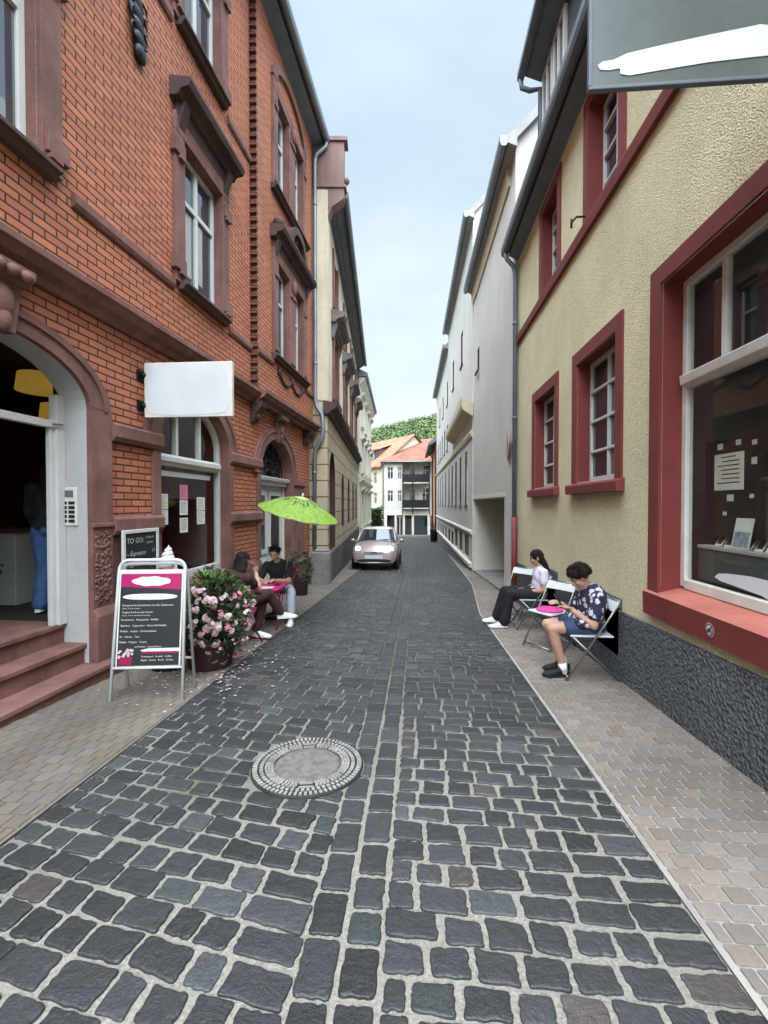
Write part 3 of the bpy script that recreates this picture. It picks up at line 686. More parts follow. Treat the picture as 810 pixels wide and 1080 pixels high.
# shop window
m = MB(); m.reveal(FL, shop, 0, -.2); part('window_reveal', 'sand', bb, m, 0)
f = MB(); f.fbox(FL, .89, .95, .5, 2.4, -.2, -.12); f.fbox(FL, 2.65, 2.72, .5, 2.4, -.2, -.12); f.fbox(FL, .95, 2.65, .5, .6, -.2, -.12)
f.profile(FL, .95, 2.65, [(-.2,2.06),(-.12,2.06),(-.10,2.10),(-.07,2.12),(-.07,2.18),(-.12,2.22),(-.2,2.22)])
f.fbox(FL, 1.46, 1.52, 2.22, 2.94, -.19, -.12); f.fbox(FL, 2.06, 2.12, 2.22, 2.97, -.19, -.12)
f.ring(FL, arcline(1.805, .85, 2.40, .55, 20), arcline(1.805, .915, 2.40, .62, 20), -.2, -.12)
fw_ = part('window', 'whitepaint', bb, f, .004)
p = MB(); p.add([FL(a, b, -.164) for a, b in arch(.93, 2.68, .58, 2.40, 2.97, 18)], [tuple(range(21))]); p.build('pane', M['clear'], fw_)
p = MB(); p.fbox(FL, 1.0, 2.45, 1.93, 2.0, -.158, -.155)
p.build('blanked_bar', M['ink'], fw_)  # added white bar over a blanked-out area of the glass
def sheet(nm, s0, s1, z0, z1, mt): 
    p = MB(); p.fbox(FL, s0, s1, z0, z1, -.158, -.154); return tag(p.build(nm, M[mt]), '', 'notice')
for (s0, s1, z0, z1, mt, lb) in ((1.15,1.32,1.49,1.69,'paper','cream handwritten notice, upper of the left pair taped in the cafe window'), (1.15,1.32,1.28,1.48,'paper','cream handwritten notice, lower of the left pair taped in the cafe window'),
        (1.60,1.80,1.62,1.83,'pinkpaper','pink notice at the top of the middle strip taped in the cafe window'), (1.60,1.80,1.40,1.61,'paper','cream notice directly below the pink one in the cafe window'), (1.60,1.80,1.15,1.36,'paper','cream notice lowest of the middle strip in the cafe window'),
        (2.05,2.28,1.46,1.66,'paper','cream notice, upper of the right pair taped in the cafe window'), (2.05,2.28,1.25,1.45,'paper','cream notice, lower of the right pair taped in the cafe window')):
    ob = sheet('window_notice', s0, s1, z0, z1, mt); ob['label'] = lb; ob['group'] = 'paper notices taped in the cafe window'
    l = MB()
    for k in range(7): l.fbox(FL, s0+.02, s1-U(.02,.08), z1-.03-k*.024, z1-.024-k*.024, -.1538, -.1534)
    l.build('writing', M['board'], ob)
# second shop window behind the camera
m = MB(); m.reveal(FL, ent2, 0, -.2); part('window_reveal', 'sand', bb, m, 0); p = MB(); p.prism(FL, ent2, -.2, -.19); part('pane', 'glass', bb, p, 0)
# white double door with iron fanlight
m = MB(); m.reveal(FL, dr, 0, -.3); part('door_reveal', 'sand', bb, m, 0)
f = MB(); f.fbox(FL, 4.05, 5.95, 1.95, 2.14, -.3, -.1); f.profile(FL, 4.06, 5.94, [(-.1,2.02),(-.04,2.05),(-.02,2.12),(-.1,2.14)]); f.fbox(FL, 4.05, 4.12, -.34, 1.95, -.3, -.16); f.fbox(FL, 5.88, 5.95, -.34, 1.95, -.3, -.16); part('door_frame', 'whitepaint', bb, f)
for s0, s1, hs in ((4.13,4.99,4.93),(5.01,5.87,5.07)):
    d_ = MB(); d_.fbox(FL, s0, s1, -.34, 1.94, -.28, -.22)
    for a, b in ((-.22,.42),): d_.fbox(FL, s0+.14, s1-.14, a, b, -.22, -.195); d_.fbox(FL, s0+.2, s1-.2, a+.06, b-.06, -.195, -.18)
    for a, b, c_, e in ((s0+.06,s0+.14,.5,1.84),(s1-.14,s1-.06,.5,1.84),(s0+.14,s1-.14,1.74,1.84),(s0+.14,s1-.14,.5,.6),(s0+.06,s1-.06,-.3,-.24)): d_.fbox(FL, a, b, c_, e, -.22, -.19)
    dd = part('door', 'whitepaint', bb, d_)
    g_ = MB(); g_.fbox(FL, s0+.14, s1-.14, .6, 1.74, -.22, -.212); g_.build('pane', M['glass'], dd)
    h_ = MB(); h_.tube([FL(hs,.62,-.19), FL(hs,.62,-.13), FL(hs+.09 if hs < 5 else hs-.09,.62,-.13)], .012); h_.build('handle', M['iron'], dd)
g_ = MB(); g_.prism(FL, arch(4.1,5.9,2.14,2.16,2.9,18), -.26, -.25); part('fanlight_pane', 'glass', bb, g_, 0)
g_ = MB(); cx_, cz_ = 5.0, 2.16
for i in range(1, 12):
    a = PI*i/12; e = (cx_+.9*math.cos(a), cz_+.74*math.sin(a)); g_.tube([FL(cx_+.2*math.cos(a), cz_+.16*math.sin(a), -.2), FL(*e, -.2)], .012, 6)
    pts = [FL(cx_+(.55+.12*math.cos(t))*math.cos(a)+.13*math.sin(t)*math.sin(a), cz_+.82*((.55+.12*math.cos(t))*math.sin(a)-.13*math.sin(t)*math.cos(a)), -.19) for t in [2*PI*k/12 for k in range(13)]]; g_.tube(pts, .01, 5)
    g_.ball(FL(cx_+.78*math.cos(a), cz_+.64*math.sin(a), -.19), (.03,.05,.05), None, 8, 5)
for r in (.2, .42, .86): g_.tube([FL(cx_+r*math.cos(PI*k/20), cz_+.82*r*math.sin(PI*k/20), -.195) for k in range(21)], .014, 6)
for k in range(40): 
    a, r = U(.15, PI-.15), U(.25, .85); g_.ball(FL(cx_+r*math.cos(a), cz_+.82*r*math.sin(a), -.19), (.02,U(.02,.06),U(.02,.06)), None, 6, 4)
part('fanlight_grille', 'iron', bb, g_, 0)
# black iron wall anchor ornament
o_ = MB()
for k in range(5): o_.ball(FL(.47+.02*k, 7.25-.13*k, .04), (.05,.15-.012*k,.11), None, 10, 6)
for sgn in (-1, 1):
    for k in range(3): o_.tube([FL(.5+sgn*(.05+.09*math.sin(t)), 7.22-.17*k+.08*math.cos(t), .07) for t in [PI*j/8 for j in range(9)]], .014, 6)
o_.ball(FL(.49, 7.42, .05), (.05,.07,.12)); part('wall_anchor', 'iron', bb, o_, 0)
# roof and eave
m = MB(); m.profile(FL, -6.6, 7.6, [(-.05,11.22),(.38,11.30),(.38,11.36),(-6,17.2),(-6,17.0),(-.05,11.3)]); part('roof', 'slate', bb, m, 0)
m = MB(); m.profile(FL, -6.6, 7.55, [(.0,11.08),(.36,11.16),(.36,11.29),(.0,11.215)]); part('soffit', 'soffit', bb, m, 0)
m = MB(); m.profile(FL, -6.6, 7.62, [(.385,11.26),(.41,11.20),(.47,11.18),(.53,11.20),(.55,11.26),(.55,11.34),(.54,11.34),(.52,11.27),(.47,11.22),(.41,11.27),(.40,11.34),(.385,11.34)]); part('gutter', 'zinc', bb, m, 0)
m = MB(); m.tube([FL(7.52,11.2,.47), FL(7.5,11.05,.46), FL(7.42,10.8,.22), FL(7.42,10.6,.18), FL(7.42,4.35,.18), FL(7.42,4.15,.22), FL(7.42,3.95,.36), FL(7.42,3.55,.40), FL(7.42,3.3,.36), FL(7.42,3.05,.2), FL(7.42,2.9,.16), FL(7.42,-.2,.15)], .052, 10)
for z in (9.5, 7.4, 5.3, 2.4, 1.0): m.tube([FL(7.42,z-.03,.18 if z > 3 else .155), FL(7.42,z+.03,.18 if z > 3 else .155)], .06, 10)
part('downpipe', 'zinc', bb, m, 0)

# ---------------------------------------------------------------- yellow stone building beyond it
FO = Fr(-2.42, 12.05, -.078, 1, 1)
yb = thing('stone_building', 'yellow stone building with a rusticated ground floor and hooded windows beside the red brick one', 'building', FO(0, gz(12), 0))
oa = arch(.45, 1.95, -.35, 2.3, 3.1, 14)
lows = [arch(a, a+1.0, .75, 2.2, 2.7, 10) for a in (4.2, 7.2, 10.2, 12.8)]
ups = [rect(c_-.6, c_+.6, 4.75, 6.7) for c_ in (2.2, 5.9, 9.6, 13.0)]; ups2 = [rect(c_-.55, c_+.55, 7.55, 9.2) for c_ in (2.2, 5.9, 9.6, 13.0)]
m = MB(); facade2(m, FO, [(0,-1.6),(15,-1.6),(15,4.0),(0,4.0)], [oa]+lows, 0)
m.add([FO(0,-1.6,0), FO(0,4.0,0), FO(0,4.0,-6), FO(0,-1.6,-6)], [(0,1,2,3)]); part('ground_floor_wall', 'sandyellow', yb, m, 0)
for L in [oa]+lows:
    m = MB(); m.reveal(FO, L, .004, -.3); part('opening_reveal', 'sand_dark', yb, m, 0)
m = MB(); facade2(m, FO, [(0,4.0),(15,4.0),(15,10.0),(0,10.0)], ups+ups2, -.02)
m.add([FO(0,4.0,-.02), FO(0,10.0,-.02), FO(0,10.0,-6), FO(0,4.0,-6)], [(0,1,2,3)]); m.add([FO(15,-1.6,0), FO(15,10.0,0), FO(15,10.0,-6), FO(15,-1.6,-6)], [(0,1,2,3)]); part('upper_wall', 'yellowrender', yb, m, 0)
for L in ups+ups2:
    m = MB(); m.reveal(FO, L, -.021, -.22); part('opening_reveal', 'sand', yb, m, 0)
m = MB(); m.fbox(FO, 0, .42, 4.35, 9.95, -.02, .03); m.add([FO(.0,4.35,-.3)+Vector((0,-.03,0)), FO(.0,9.95,-.3)+Vector((0,-.03,0)), FO(.0,9.95,.03)+Vector((0,-.03,0)), FO(.0,4.35,.03)+Vector((0,-.03,0))], [(0,1,2,3)]); part('corner_pilaster', 'yellowrender', yb, m)
m = MB(); m.profile(FO, -.12, 15, [(-.1,3.98),(.06,3.98),(.10,4.05),(.22,4.12),(.28,4.2),(.28,4.27),(-.1,4.34)]); part('cornice', 'sand_dark', yb, m)
m = MB(); m.fbox(FO, .01, 15, -1.6, .22, -.05, .09); part('plinth', 'darkplinth', yb, m, .02)
m = MB(); m.fbox(FO, -.5, .0, -.9, .30, -.38, .12); m.fbox(FO, -.42, -.05, .30, .36, -.3, .08); part('corner_guard_stone', 'granite', yb, m, .04)
for k, L in enumerate(lows): 
    a = L[0][0]; window(yb, FO, a, a+1.0, .75, 2.7, -.24, (.5,), (.66,)); 
m = MB(); m.prism(FO, oa, -.3, -.26); part('entrance_door', 'wood', yb, m)
m = MB(); 
for k in range(1, 7): m.add([FO(.06,.35+k*.44,.012),FO(.4,.35+k*.44,.012),FO(.4,.35+k*.44+.02,.012),FO(.06,.35+k*.44+.02,.012)], [(0,1,2,3)])
part('masonry_joint', 'darkplinth', yb, m, 0)
for i, c_ in enumerate((2.2, 5.9, 9.6, 13.0)):
    window(yb, FO, c_-.6, c_+.6, 4.75, 6.7, -.14, (.5,), (.66,)); window(yb, FO, c_-.55, c_+.55, 7.55, 9.2, -.14, (.5,), (.66,))
    m = MB()
    for a, b in ((c_-.82,c_-.6),(c_+.6,c_+.82)): m.fbox(FO, a, b, 4.7, 6.75, -.02, .05)
    m.fbox(FO, c_-.82, c_+.82, 6.75, 6.92, -.02, .06)
    for a, b in ((c_-.75,c_-.55),(c_+.55,c_+.75)): m.fbox(FO, a, b, 7.5, 9.25, -.02, .04)
    part('window_surround', 'sand', yb, m)
    m = MB(); m.profile(FO, c_-1.1, c_+1.1, [(-.02,6.92),(.1,6.92),(.16,7.0),(.34,7.06),(.38,7.12),(.38,7.2),(-.02,7.3)]); 
    for s in (c_-1.0, c_+.85): m.profile(FO, s, s+.15, [(-.02,6.5),(.05,6.5),(.14,6.8),(.16,6.92),(-.02,6.92)])
    part('window_hood', 'darkhood', yb, m)
    m = MB(); m.profile(FO, c_-.75, c_+.75, [(-.02,4.6),(.1,4.6),(.14,4.68),(.14,4.73),(-.02,4.74)]); part('sill', 'sand_dark', yb, m)
m = MB(); m.profile(FO, .25, 15.2, [(-.02,9.7),(.1,9.75),(.42,9.95),(.42,10.05),(-6,14.0),(-6,13.8),(-.02,10.0)]); part('roof', 'slate', yb, m, 0)
m = MB(); m.profile(FO, .2, 15.2, [(.42,9.93),(.46,9.88),(.52,9.88),(.56,9.95),(.56,10.05),(.42,10.05)]); part('gutter', 'soffit', yb, m, 0)
M['rosestone'] = mat('rose_stone', (.21,.13,.115), .9, .15, 1.5, .25, 30, .006, stain=.35)
m = MB(); m.prism(FO, [(0,9.75),(.3,9.75),(.3,11.25),(0,11.25)], -3, .46); m.profile(FO, -.02, .32, [(-.1,9.2),(.02,9.2),(.12,9.5),(.44,9.72),(.44,9.80),(-.1,9.80)])
m.fbox(FO, -.04, .34, 10.02, 10.1, -3, .52); m.fbox(FO, -.05, .35, 11.25, 11.36, -3, .55); m.ball(FO(.15, 10.3, .5), (.1,.1,.1)); part('parapet_gable', 'rosestone', yb, m)

# ---------------------------------------------------------------- pale stucco building, last on the left
FP = Fr(FO(15,0).x+.12, FO(15,0).y, -.04, 1, 1)
pb = thing('stucco_building', 'pale ornate stucco building farthest up the left side behind the small car', 'building', FP(0, gz(27), 0))
ho = [rect(a, a+1.1, z0, z1) for a in (1.2,4,6.8,9.4) for z0, z1 in ((.2,2.3),(3.6,5.5),(6.5,8.2))]
m = MB(); facade2(m, FP, [(0,-2),(11,-2),(11,9.2),(0,9.2)], ho, 0)
for L in ho: m.reveal(FP, L, 0, -.2)
m.add([FP(0,-2,0),FP(0,9.2,0),FP(0,9.2,-7),FP(0,-2,-7)], [(0,1,2,3)]); m.add([FP(11,-2,0),FP(11,9.2,0),FP(11,9.2,-7),FP(11,-2,-7)], [(0,1,2,3)]); part('wall', 'palestucco', pb, m, 0)
for L in ho: window(pb, FP, L[0][0], L[1][0], L[0][1], L[2][1], -.14)
for L in ho:
    m = MB(); a, b, z0, z1 = L[0][0], L[1][0], L[0][1], L[2][1]
    m.profile(FP, a-.25, b+.25, [(0,z1+.1),(.1,z1+.1),(.26,z1+.25),(.26,z1+.32),(0,z1+.36)]); m.fbox(FP, a-.16, a, z0, z1+.1, 0, .06); m.fbox(FP, b, b+.16, z0, z1+.1, 0, .06); m.profile(FP, a-.2, b+.2, [(0,z0-.12),(.12,z0-.12),(.14,z0),(0,z0)])
    part('window_trim', 'palestucco', pb, m, 0)
m = MB(); m.profile(FP, -.1, 11.2, [(0,2.9),(.1,2.9),(.2,3.05),(.2,3.12),(0,3.15)]); m.profile(FP, -.1, 11.2, [(0,8.7),(.1,8.8),(.3,9.05),(.36,9.15),(0,9.2)]); part('cornice', 'palestucco', pb, m, 0)
m = MB(); m.profile(FP, -.2, 11.3, [(0,9.2),(.45,9.22),(.5,9.4),(-7,13),(-7,12.8)]); part('roof', 'soffit', pb, m, 0)
m = MB(); m.fbox(FP, 0, 11, -2, -.6, 0, .08); part('plinth', 'granite', pb, m)

# ---------------------------------------------------------------- ochre roughcast house on the right
FR = Fr(2.05, 0, 0, 1, -1)
rh = thing('roughcast_house', 'ochre roughcast house with oxblood window frames, a shop window and a slate dormer', 'house', (2.05, 5, gz(5)))
LOWW = [(4.82,5.97,1.83,3.33), (6.88,8.05,1.83,3.33)]; UPW = [(4.80,5.62,4.98,6.28), (6.82,7.64,4.98,6.28), (2.4,3.2,4.98,6.28), (.2,1.0,4.98,6.28)]
SH = (1.0,3.96,.792,3.40); BW = [(4.66,5.45,.03,.60), (6.72,7.45,-.05,.56)]
m = MB(); facade2(m, FR, [(-2.5,.64),(9.42,.34),(9.42,6.72),(-2.5,6.72)], [rect(*r) for r in LOWW+UPW]+[rect(*SH)], 0)
m.add([FR(9.42,-1,0),FR(9.42,6.72,0),FR(9.42,6.72,-8),FR(9.42,-1,-8)], [(0,1,2,3)]); m.add([FR(-2.5,-1,0),FR(-2.5,6.72,0),FR(-2.5,6.72,-8),FR(-2.5,-1,-8)], [(0,1,2,3)]); part('wall', 'ochre', rh, m, 0)
m = MB(); facade2(m, FR, [(-2.5,-1),(9.42,-1.2),(9.42,.36),(-2.5,.66)], [rect(*r) for r in BW], .035)
m.add([FR(-2.5,.66,.035),FR(9.42,.36,.035),FR(9.42,.36,0),FR(-2.5,.66,0)], [(0,1,2,3)])
for r in BW: m.reveal(FR, rect(*r), .035, -.25)
part('plinth', 'plinth', rh, m, 0)
for r in BW:
    m = MB(); m.fbox(FR, r[0], r[1], r[2], r[3], -.26, -.24); bwn = part('basement_opening', 'black', rh, m, 0)
    g_ = MB()
    for k in range(5): s = r[0]+.08+k*(r[1]-r[0]-.16)/4; g_.tube([FR(s,r[2],-.1), FR(s,r[3],-.1)], .012, 6)
    g_.build('bars', M['iron'], bwn)
for i, (a, b, z0, z1) in enumerate(LOWW+UPW):
    up = i >= 2; m = MB(); bw_ = .15
    m.reveal(FR, rect(a,b,z0,z1), -.003, -.24)
    m.fbox(FR, a-bw_, a, z0-(.02 if up else .05), z1+.16, -.002, .022); m.fbox(FR, b, b+bw_, z0-(.02 if up else .05), z1+.16, -.002, .022); m.fbox(FR, a, b, z1, z1+.16, -.002, .022)
    part('window_surround', 'oxred', rh, m, 0)
    wo_ = window(rh, FR, a+.01, b-.01, z0, z1, -.15, (.5,), (.25,.5,.75), .055, .02)
    for c_ in ((.27,.77) if False else ()): pass
    if not up:
        m = MB(); m.profile(FR, a-.2, b+.2, [(0,z0-.15),(.085,z0-.15),(.09,z0-.05),(.08,z0-.03),(.0,z0-.01)]); part('sill', 'oxred', rh, m, .008)
m = MB(); m.profile(FR, -2.5, 9.42, [(0,4.80),(.05,4.80),(.06,4.92),(.05,4.95),(0,4.96)]); part('belt_course', 'oxred', rh, m, .005)
m = MB(); m.tube([FR(5.7,5.05,.02), FR(5.7,5.05,.12), FR(5.82,5.05,.14)], .012, 6); m.tube([FR(5.82,4.99,.14), FR(5.82,5.10,.14)], .014, 6); part('shutter_hook', 'iron', rh, m, 0)
# shop window
a, b, z0, z1 = SH; m = MB(); m.reveal(FR, rect(*SH), -.003, -.24); m.fbox(FR, b, b+.16, .66, z1+.15, -.002, .025); m.fbox(FR, a-.16, a, .66, z1+.15, -.002, .025); m.fbox(FR, a, b, z1, z1+.15, -.002, .025); part('shop_surround', 'oxred', rh, m, 0)
m = MB(); m.profile(FR, a-.18, b+.17, [(-.24,.60),(.055,.60),(.06,.78),(.0601,.79),(-.24,.86)]); m.cur = 1
m.add([FR(a-.18,.792,.062),FR(b+.17,.792,.062),FR(b+.17,.863,-.235),FR(a-.18,.863,-.235)], [(0,1,2,3)])
m.build('shop_sill', [M['oxred'], M['salmon']], rh)
f = MB(); og = -.16
f.fbox(FR, b-.06, b, .864, z1, -.22, og); f.fbox(FR, a, a+.06, .864, z1, -.22, og); f.fbox(FR, a+.06, b-.06, .85, .93, -.22, og+.004); f.fbox(FR, a+.06, b-.06, z1-.06, z1, -.22, og+.004)
f.profile(FR, a+.06, b-.06, [(-.22,2.50),(og+.0,2.50),(og+.05,2.53),(og+.06,2.60),(og+.0,2.63),(-.22,2.63)])
for y_ in (3.46, 3.02, 2.58, 2.14, 1.7): f.fbox(FR, y_-.025, y_+.025, 2.63, z1-.06, -.21, og-.004)
M['greyframe'] = mat('pale_painted_frame', (.62,.59,.53), .6, .1, 5, .1, 50, stain=.2)
sw = part('shop_window', 'greyframe', rh, f)
p = MB(); p.add([FR(*q, -.192) for q in rect(a+.03, b-.03, .9, z1-.03)], [(0,1,2,3)]); p.build('pane', M['clear'], sw)
p = MB(); p.prism(FR, [(3.56,1.005),(3.50,.985),(3.3,.97),(3.1,.955),(3.0,.935),(2.8,.925),(2.4,.92),(2.0,.93),(1.95,1.02),(2.3,1.05),(2.6,1.045),(2.9,1.06),(3.2,1.065),(3.42,1.05),(3.52,1.035)], -.188, -.186); p.build('blanked_patch', M['ink'], sw)  # this and the next: white shapes added over blanked-out glass, no stickers
p = MB(); p.prism(FR, [(3.03,1.36),(3.0,1.325),(2.95,1.315),(2.9,1.34),(2.7,1.40),(2.3,1.46),(2.3,1.74),(2.6,1.72),(2.85,1.665),(2.90,1.60),(2.96,1.58),(3.01,1.47)], -.188, -.186); p.build('blanked_patch', M['ink'], sw)
# no bicycles sticker on the sill
m = MB(); 
def ringpts(c_, r, o, n=24): return [FR(c_[0]+r*math.cos(2*PI*k/n), c_[1]+r*math.sin(2*PI*k/n), o) for k in range(n+1)]
dsc = MB(); dsc.add(ringpts((3.21,.695), .048, .0625)[:-1], [tuple(range(24))]); dk = tag(dsc.build('no_bicycles_sticker', M['ink']), 'round white no parking bicycles sticker on the red shop sill', 'sticker')
m = MB(); m.ring(FR, [(3.21+.034*math.cos(2*PI*k/24), .695+.034*math.sin(2*PI*k/24)) for k in range(25)], [(3.21+.044*math.cos(2*PI*k/24), .695+.044*math.sin(2*PI*k/24)) for k in range(25)], .063, .0645)
m.prism(FR, [(3.235,.664),(3.242,.670),(3.186,.727),(3.178,.720)], .063, .0648); m.build('ring_and_bar', M['oxred'], dk)
m = MB()
for c_ in (3.195, 3.225): m.tube([FR(c_+.011*math.cos(2*PI*k/12), .686+.011*math.sin(2*PI*k/12), .0638) for k in range(13)], .0018, 5)
m.tube([FR(3.195,.686,.0638), FR(3.205,.704,.0638), FR(3.221,.704,.0638), FR(3.225,.686,.0638)], .0018, 5); m.tube([FR(3.205,.704,.0638), FR(3.212,.688,.0638), FR(3.221,.704,.0638)], .0018, 5); m.build('bicycle_symbol', M['black'], dk)
# shop interior
M['shopwall'] = mat('grey_shop_wall', (.16,.15,.14), .9, .15, 2, .05)
m = MB(); E0, E1 = -.25, -3.0
for P in ([(-1,.3,E0),(4.4,.3,E0),(4.4,.3,E1),(-1,.3,E1)], [(-1,3.5,E0),(4.4,3.5,E0),(4.4,3.5,E1),(-1,3.5,E1)], [(-1,.3,E1),(4.4,.3,E1),(4.4,3.5,E1),(-1,3.5,E1)], [(4.4,.3,E0),(4.4,3.5,E0),(4.4,3.5,E1),(4.4,.3,E1)], [(-1,.3,E0),(-1,3.5,E0),(-1,3.5,E1),(-1,.3,E1)]): m.add([FR(*p) for p in P], [(0,1,2,3)])
part('shop_interior', 'shopwall', rh, m, 0)
M['shelfpaint'] = mat('pale_shelf', (.40,.38,.34), .7, .1, 4, .05)
M['olive'] = mat('olive_backing_panel', (.085,.09,.08), .7, .1, 3, .05)
m = MB(); m.fbox(FR, 1.05, 3.92, .93, 1.19, -.30, -.28); part('window_backing', 'olive', rh, m)
m = MB(); m.fbox(FR, 1.05, 3.92, 1.19, 1.22, -.62, -.27); shelf = part('display_shelf', 'shelfpaint', rh, m)
M['printc1'] = mat('dark_printed_card', (.05,.045,.04), .5, .3, 20, 0); M['printc2'] = mat('beige_printed_card', (.42,.36,.28), .5, .3, 25, 0); M['printc3'] = mat('blue_printed_card', (.10,.22,.34), .5, .4, 25, 0, col2=(.5,.55,.55))
m = MB(); m.fbox(FR, 3.2, 3.9, 1.3, 2.05, -.34, -.32); pbd = tag(m.build('pin_board', M['black']), 'black pin board with small white cards inside the right shop window', 'pin board')
for (y_, z_, w_, h_) in ((3.72,2.0,.06,.045),(3.52,2.01,.05,.04),(3.36,1.99,.045,.035),(3.36,1.86,.05,.05),(3.60,1.60,.07,.05),(3.38,1.61,.04,.03),(3.66,1.48,.04,.03)):
    q = MB(); q.fbox(FR, y_-w_/2, y_+w_/2, z_-h_/2, z_+h_/2, -.319, -.316); q.build('pinned_card', M['ink'], pbd)
q = MB(); q.fbox(FR, 3.46, 3.78, 1.66, 1.94, -.3185, -.314); nt_ = tag(q.build('printed_notice', M['paper']), 'large printed white notice pinned to the black board in the right shop window', 'notice')
q = MB()
for k in range(7): q.fbox(FR, 3.50+(.0 if k else .04), 3.75-U(0,.06), 1.91-k*.033, 1.918-k*.033, -.3135, -.313)
q.build('writing', M['board'], nt_)
for i in range(7):
    y_ = 3.74-i*.105; q = MB(); F_ = FR
    q.add([F_(y_-.04,1.222,-.32),F_(y_+.04,1.222,-.32),F_(y_+.04,1.222+.10,-.38),F_(y_-.04,1.222+.10,-.38)], [(0,1,2,3)]); q.add([F_(y_-.04,1.222,-.325),F_(y_+.04,1.222,-.325),F_(y_+.04,1.222+.10,-.385),F_(y_-.04,1.222+.10,-.385)], [(0,1,2,3)])
    ob = tag(q.build('display_card', M['paper'], org=F_(y_,1.222,-.35)), 'small framed picture card in the row along the shop window shelf', 'card', 'picture cards along the shop shelf')
    q = MB(); q.add([F_(y_-.028,1.24,-.328),F_(y_+.028,1.24,-.328),F_(y_+.028,1.30,-.364),F_(y_-.028,1.30,-.364)], [(0,1,2,3)]); q.build('picture', M['printc1'], ob)
q = MB(); q.fbox(FR, 2.78, 2.98, 1.222, 1.34, -.36, -.345); tag(q.build('price_card', M['printc2']), 'beige card standing at the end of the row of picture cards', 'card')
q = MB(); q.add([FR(3.54,1.225,-.285),FR(3.36,1.225,-.285),FR(3.34,1.45,-.312),FR(3.52,1.45,-.312)], [(0,1,2,3)]); q.add([FR(3.54,1.222,-.289),FR(3.36,1.222,-.289),FR(3.34,1.447,-.316),FR(3.52,1.447,-.316)], [(0,1,2,3)]); mg = tag(q.build('magazine', M['paper']), 'upright magazine with a blue picture on the shop window shelf', 'magazine')
q = MB(); q.add([FR(3.525,1.24,-.2855),FR(3.375,1.24,-.2855),FR(3.363,1.35,-.2985),FR(3.515,1.35,-.2985)], [(0,1,2,3)]); q.build('cover_picture', M['printc3'], mg)
# roof, gutter, dormer
m = MB(); m.profile(FR, -2.5, 9.5, [(.0,6.60),(.20,6.72),(.20,6.80),(-5.0,12.4),(-5.0,12.2),(.0,6.72)]); part('roof', 'slate', rh, m, 0)
m = MB(); m.profile(FR, -2.5, 9.45, [(.002,6.52),(.19,6.62),(.19,6.718),(.002,6.60)]); part('soffit', 'soffit', rh, m, 0)
m = MB(); m.profile(FR, -2.5, 9.5, [(.20,6.70),(.22,6.64),(.27,6.62),(.32,6.64),(.34,6.70),(.34,6.80),(.33,6.80),(.31,6.71),(.27,6.66),(.23,6.71),(.22,6.80),(.20,6.80)]); part('gutter', 'soffit', rh, m, 0)
m = MB(); m.tube([FR(9.33,6.62,.27), FR(9.33,6.5,.25), FR(9.33,6.35,.12), FR(9.33,6.2,.08), FR(9.33,1.30,.08)], .045, 10)
for z in (5.2, 3.3): m.tube([FR(9.33,z-.03,.08), FR(9.33,z+.03,.08)], .055, 10)
part('downpipe', 'soffit', rh, m, 0)
m = MB(); m.tube([FR(9.33,1.30,.08), FR(9.33,-.42,.08)], .056, 10); lo_ = part('downpipe_base', 'oxred', rh, m, 0); lo_['label'] = 'dark red painted lower length of downpipe'
m = MB(); FD = Fr(2.1, 0, 0, 1, -1)
m.fbox(FD, -2, 7.85, 6.6, 8.85, -2.5, 0); dm_ = part('dormer', 'slate', rh, m, 0)
m = MB(); m.profile(FD, -2.1, 7.95, [(.0,8.72),(.28,8.84),(.28,8.90),(-3,10.2),(-3,10.0),(.0,8.86)]); m.build('dormer_roof', M['soffit'], dm_)
m = MB(); m.profile(FD, -2.1, 8.0, [(.28,8.84),(.30,8.79),(.36,8.78),(.40,8.82),(.40,8.92),(.28,8.92)]); m.tube([FD(7.95,8.8,.35), FD(7.95,8.65,.33), FD(7.9,8.55,.2), FD(7.82,8.5,.05), FD(7.82,6.8,.05)], .04, 8); m.build('dormer_gutter', M['soffit'], dm_)
for s0, s1 in ((6.62,7.15),(7.2,7.74)): window(rh, FD, s0, s1, 7.0, 8.6, .05, (.5,), (.5,), .06, .02, plabel='white dormer casement')

# ---------------------------------------------------------------- pale beige modern building
FB = Fr(2.10, 0, -.012, 1, -1)
be = thing('beige_building', 'long pale beige rendered building with a driveway passage and narrow slot windows', 'building', FB(12, gz(12), 0))
PASS = (10.4, 15.5); zt = 1.72
slots1 = [rect(14.3,14.75,5.75,6.5), rect(12.2,12.3,3.25,3.35)][:1]
m = MB(); facade2(m, FB, [(9.44,-1.2),(10.4,-1.2),(10.4,zt),(15.5,zt),(15.5,-1.2),(15.6,-1.2),(15.6,8.9),(9.44,8.9)], slots1, 0)
for L in slots1: m.reveal(FB, L, 0, -.25)
m.add([FB(9.44,-1.2,0),FB(9.44,8.9,0),FB(9.44,14.4,-5.5),FB(9.44,-1.2,-5.5)], [(0,1,2,3)])
m.add([FB(15.6,8.9,0),FB(15.6,14.4,-5.5),FB(15.6,8,-5.5)], [(0,1,2)])
part('wall', 'beige', be, m, 0)
m = MB(); m.add([FB(10.4,-1.2,0),FB(10.4,zt,0),FB(10.4,zt,-6),FB(10.4,-1.2,-6)], [(0,1,2,3)]); m.add([FB(15.5,-1.2,0),FB(15.5,zt,0),FB(15.5,zt,-6),FB(15.5,-1.2,-6)], [(0,1,2,3)]); m.add([FB(10.4,zt,0),FB(15.5,zt,0),FB(15.5,zt,-6),FB(10.4,zt,-6)], [(0,1,2,3)]); m.add([FB(10.4,-1.2,-6),FB(15.5,-1.2,-6),FB(15.5,zt,-6),FB(10.4,zt,-6)], [(0,1,2,3)]); part('passage', 'beigesmooth', be, m, 0)
